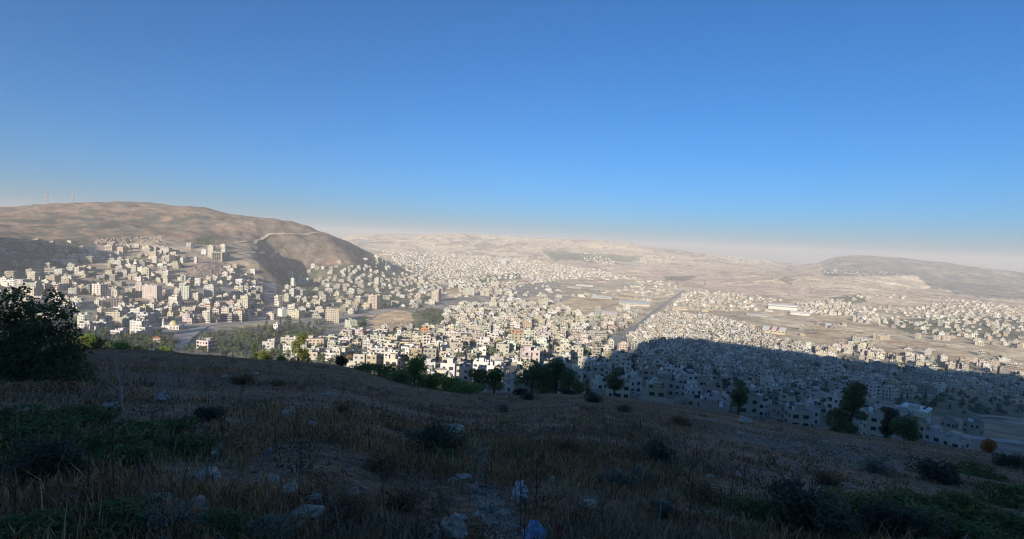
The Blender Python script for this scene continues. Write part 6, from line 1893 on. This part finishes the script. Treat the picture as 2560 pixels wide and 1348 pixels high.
# ------------------------------------------------------------------ litter
M_BAG = plain_mat("white_plastic", (.62, .64, .68), var=0.12, scale=6, rough=0.5, spec=0.4)
M_BLUE = plain_mat("blue_plastic", (.22, .36, .60), var=0.15, scale=6, rough=0.35, spec=0.5)
M_REDP = plain_mat("red_wrapper", (.42, .10, .08), var=0.2, scale=8, rough=0.5)
def crumple(wd, dp, ht, seed, name, mat):
    r = np.random.default_rng(seed); n, m = 13, 9
    u, v = np.meshgrid(np.linspace(-1, 1, n), np.linspace(-1, 1, m), indexing='ij')
    z = ht * np.clip(1 - u ** 2 * .8 - v ** 2 * .8, 0, 1) * (.6 + .8 * r.random((n, m))) + .12 * ht * r.random((n, m))
    V = np.stack([u * wd / 2 + r.normal(0, wd * .035, (n, m)), v * dp / 2 + r.normal(0, dp * .035, (n, m)), z], -1).reshape(-1, 3)
    Q = [(i * m + j, (i + 1) * m + j, (i + 1) * m + j + 1, i * m + j + 1) for i in range(n - 1) for j in range(m - 1)]
    return np_mesh(name, V, Q, mats=[mat])
for (x, y, wpx, hpx, mat, nm, lab) in [(404, 1000, 34, 12, M_BAG, "plastic_bag", "white plastic bag snagged in the dead brushwood"), (1300, 1243, 40, 30, M_BAG, "plastic_bag", "torn white plastic bag lying on rocks in the path"),
                                       (1336, 1344, 56, 28, M_BLUE, "plastic_bag", "bluish crumpled bag at the bottom edge right of the path"), (1392, 1340, 26, 18, M_REDP, "food_wrapper", "small red food wrapper beside the bluish bag"), (1844, 1193, 15, 10, M_BAG, "scrap_paper", "white scrap of paper in the dry grass before the rubble")]:
    P = at(x, y); q = (P @ CF) / FPX
    e = link(nm, crumple(wpx * q, wpx * q * .8, hpx * q * 1.1, int(x), nm, mat), loc=P + np.array([0, 0, .02]), label=lab, category="litter", group="litter on the hillside")
P = at(668, 1142); q = (P @ CF) / FPX
e = link("plastic_bottle", None, loc=P + np.array([0, 0, .02]), label="pale blue plastic bottle standing tilted in dry grass", category="bottle"); e.rotation_euler = (.2, .42, 0)
h = 26 * q; bm = MB(); bm.tube(0, 0, 0, h * .68, h * .17, h * .17, 12, False); bm.tube(0, 0, h * .68, h * .86, h * .17, h * .06, 12); link("body", bm.mesh("body", M_BLUE, False), e)
cm_ = MB(); cm_.tube(0, 0, h * .86, h * .96, h * .07, h * .07, 10); link("cap", cm_.mesh("cap", M_BAG), e)

# ------------------------------------------------------------------ dry grass and thistles
NG = 300000
az = np.radians(rng.uniform(-52, 52, NG)); Rg = np.exp(rng.uniform(math.log(2.0), math.log(112), NG))
gx, gy = Rg * np.sin(az), Rg * np.cos(az)
gz = height(gx, gy)
qx, qy, qd = project(np.stack([gx, gy, gz], -1))
pn = fbm(gx / 2.2, gy / 2.2, 3, 91) + .6 * fbm(gx / 9, gy / 9, 3, 95)
path = (rng.random(NG) < .8) & inpoly(qx + rng.normal(0, 24, NG), qy, [(1178, 1110), (1225, 1110), (1212, 1190), (1335, 1360), (1215, 1360), (1165, 1200)])
rub = inpoly(qx + rng.normal(0, 20, NG), qy + rng.normal(0, 4, NG), [(1740, 1045), (1900, 1078), (2300, 1128), (2400, 1175), (2200, 1180), (2020, 1150), (1760, 1080)])
keep = (rng.random(NG) < np.clip(.5 + pn * 1.5, .05, 1)) & ~path & (~rub | (rng.random(NG) < .45))
for (rx_, ry_, w_) in RXY + [(*at(1127, 1094)[:2], .9), (*at(1131, 1347)[:2], .35), (*at(668, 1142)[:2], .2), (*at(1300, 1243)[:2], .2), (*at(268, 1038)[:2], .5), (*at(404, 1000)[:2], .4)]:
    rr_ = math.hypot(rx_, ry_); sx_, sy_ = rx_ * (1 - .45 * w_ / rr_), ry_ * (1 - .45 * w_ / rr_)
    keep &= ~(((gx - sx_) ** 2 + (gy - sy_) ** 2 < (.62 * w_) ** 2) & (rng.random(NG) < .92))
gx, gy, gz, Rg, pn, qx, qy = gx[keep], gy[keep], gz[keep], Rg[keep], pn[keep], qx[keep], qy[keep]
n = len(gx)
hg = rng.uniform(.04, .16, n) * (1 + .5 * np.clip(pn, -.5, 1)) * np.where(rng.random(n) < .05, 2.4, 1) * (.6 + .4 * sstep(2, 5, Rg)) * (1 - .5 * sstep(7, 40, Rg))
wd = .0022 + .0009 * Rg * rng.uniform(.6, 1.4, n)
ya = rng.uniform(0, 6.28, n); la = rng.uniform(0, 6.28, n); ll = rng.uniform(.1, .75, n) * hg
bx, by2 = np.cos(ya) * wd, np.sin(ya) * wd
mx_, my_ = gx + np.cos(la) * ll * .3, gy + np.sin(la) * ll * .3
V = np.stack([np.stack([gx - bx, gy - by2, gz - .03], -1), np.stack([gx + bx, gy + by2, gz - .03], -1), np.stack([mx_ + bx * .7, my_ + by2 * .7, gz + hg * .6], -1), np.stack([mx_ - bx * .7, my_ - by2 * .7, gz + hg * .6], -1),
              np.stack([gx + np.cos(la) * ll, gy + np.sin(la) * ll, gz + hg], -1)], 1).reshape(-1, 3)
b5 = 5 * np.arange(n)[:, None]
nearb = Rg < 22
Qg = (b5 + np.array([[0, 1, 2, 3]]))[nearb]; Tg = np.concatenate([(b5 + np.array([[3, 2, 4]]))[nearb], (b5 + np.array([[0, 1, 4]]))[~nearb]])
tone = (fbm(gx / 4.5, gy / 4.5, 3, 99) + .9 * fbm(gx / 1.1, gy / 1.1, 2, 101) + rng.normal(0, .12, n))[:, None]
straw = np.array([.55, .345, .165]); rust = np.array([.48, .265, .13]); grey = np.array([.41, .30, .205]); olive = np.array([.20, .21, .11])
cg = np.where(tone > .18, straw, np.where(tone > -.12, rust, grey))
grn = (rng.random((n, 1)) < .12 + .5 * inpoly(qx, qy, [(0, 1040), (560, 1060), (560, 1160), (0, 1200)])[:, None] + .35 * inpoly(qx, qy, [(1800, 1240), (2560, 1160), (2560, 1360), (1800, 1360)])[:, None])
cg = np.where(grn, olive, cg) * rng.uniform(.55, 1.25, (n, 1))
link("dry_grass", np_mesh("dry_grass", V, Qg, Tg, np.repeat(cg, 5, axis=0), mats=[M_GRASS]), kind="stuff", label="dry brown grass covering the near hillside")
SCB = Soup()
sv = []
for i in range(6):
    r = np.random.default_rng(900 + i)
    lb = [(r.uniform(-.3, .3), r.uniform(-.3, .3), r.uniform(.08, .3), r.uniform(.12, .25), r.uniform(.12, .25), r.uniform(.1, .2)) for _ in range(6)]
    sv.append(leaf_cloud(lb, 130, .022, (1, 1, 1), 950 + i, flat=.1, aspect=2.2))
for i in range(420):
    a = math.radians(random.uniform(-50, 50)); R_ = math.exp(random.uniform(math.log(3.5), math.log(95)))
    x, y = R_ * math.sin(a), R_ * math.cos(a)
    if fbm(np.array(x / 7), np.array(y / 7), 2, 131) < random.uniform(-.45, .25): continue
    ex, ey, _d = project(np.array([x, y, float(height(np.array(x), np.array(y)))]))
    if inpoly(np.array([ex]), np.array([ey]), [(1150, 1100), (1240, 1100), (1360, 1360), (1190, 1360)])[0]: continue
    V, Q, Cc = sv[i % 6]; k_ = random.uniform(.35, 1.1) * (.6 + .4 * min(1, R_ / 15)); t = random.uniform(0, 6.28); c_, s2 = math.cos(t) * k_, math.sin(t) * k_
    cl = random.choice([(.20, .125, .07), (.16, .11, .07), (.24, .16, .09), (.13, .13, .07), (.18, .16, .12)])
    SCB.add(np.stack([V[:, 0] * c_ - V[:, 1] * s2 + x, V[:, 0] * s2 + V[:, 1] * c_ + y, V[:, 2] * k_ + float(height(np.array(x), np.array(y))) - .03], -1), Q, C=Cc * np.array(cl))
link("dry_scrub", SCB.mesh("dry_scrub", [M_NEAR]), kind="stuff", label="low dry scrub tufts strewn over the near hillside")
th = MB()
for i in range(80):
    a = math.radians(random.uniform(-46, 46)); R_ = math.exp(random.uniform(math.log(3.6), math.log(18)))
    x, y = R_ * math.sin(a), R_ * math.cos(a); z = float(height(np.array(x), np.array(y))); h = random.uniform(.35, .8)
    t = np.array((random.uniform(-.12, .12), random.uniform(-.12, .12), 1.0)) * h; c = np.array((x, y, z - .03))
    limb(th, [c, c + t * .5, c + t], .005, .003, 4)
    for k in range(random.randint(2, 5)):
        s0 = c + t * random.uniform(.4, .95); d = np.array((random.uniform(-.5, .5), random.uniform(-.5, .5), random.uniform(.3, .9))) * h * .3
        limb(th, [s0, s0 + d], .003, .002, 4)
        p1 = s0 + d; rr_ = random.uniform(.007, .014); b = len(th.v)
        th.v += [tuple(p1 + np.array(o_) * rr_) for o_ in ((1, 0, 0), (0, 1, 0), (-1, 0, 0), (0, -1, 0), (0, 0, 1.4), (0, 0, -1))]
        th.f += [(b, b + 1, b + 4), (b + 1, b + 2, b + 4), (b + 2, b + 3, b + 4), (b + 3, b, b + 4), (b + 1, b, b + 5), (b + 2, b + 1, b + 5), (b + 3, b + 2, b + 5), (b, b + 3, b + 5)]
link("dead_thistles", th.mesh("dead_thistles", plain_mat("thistle_brown", (.09, .065, .045), var=0.3, scale=10, rough=0.95)), kind="stuff", label="dead thistle stalks with dark heads in the dry grass")
# ------------------------------------------------------------------ labels that single each thing out, by what stands near it
def direction(dx, dy):
    a = math.degrees(math.atan2(dy, dx)) % 360
    return ["right of", "below and right of", "below", "below and left of", "left of", "above and left of", "above", "above and right of"][int((a + 22.5) // 45) % 8]
def give_labels(things, marks):
    buckets = {}
    for (e, x, y, desc, noun) in things:
        m = min(marks, key=lambda q: (q[1] - x) ** 2 + (q[2] - y) ** 2)
        dr = direction(x - m[1], y - m[2])
        buckets.setdefault((noun, m[0], dr), []).append((math.hypot(x - m[1], y - m[2]), e, desc))
    for (noun, nm, dr), lst in buckets.items():
        lst.sort(key=lambda t: t[0])
        for i, (dist, e, desc) in enumerate(lst):
            if len(lst) == 1: e["label"] = f"{desc} {dr} {nm}"
            else: e["label"] = f"{desc}, {ORD[i] if i < 25 else str(i + 1) + 'th'} {noun} {dr} {nm}"
give_labels(THINGS, LANDMARKS)
give_labels(FGT, FGM)
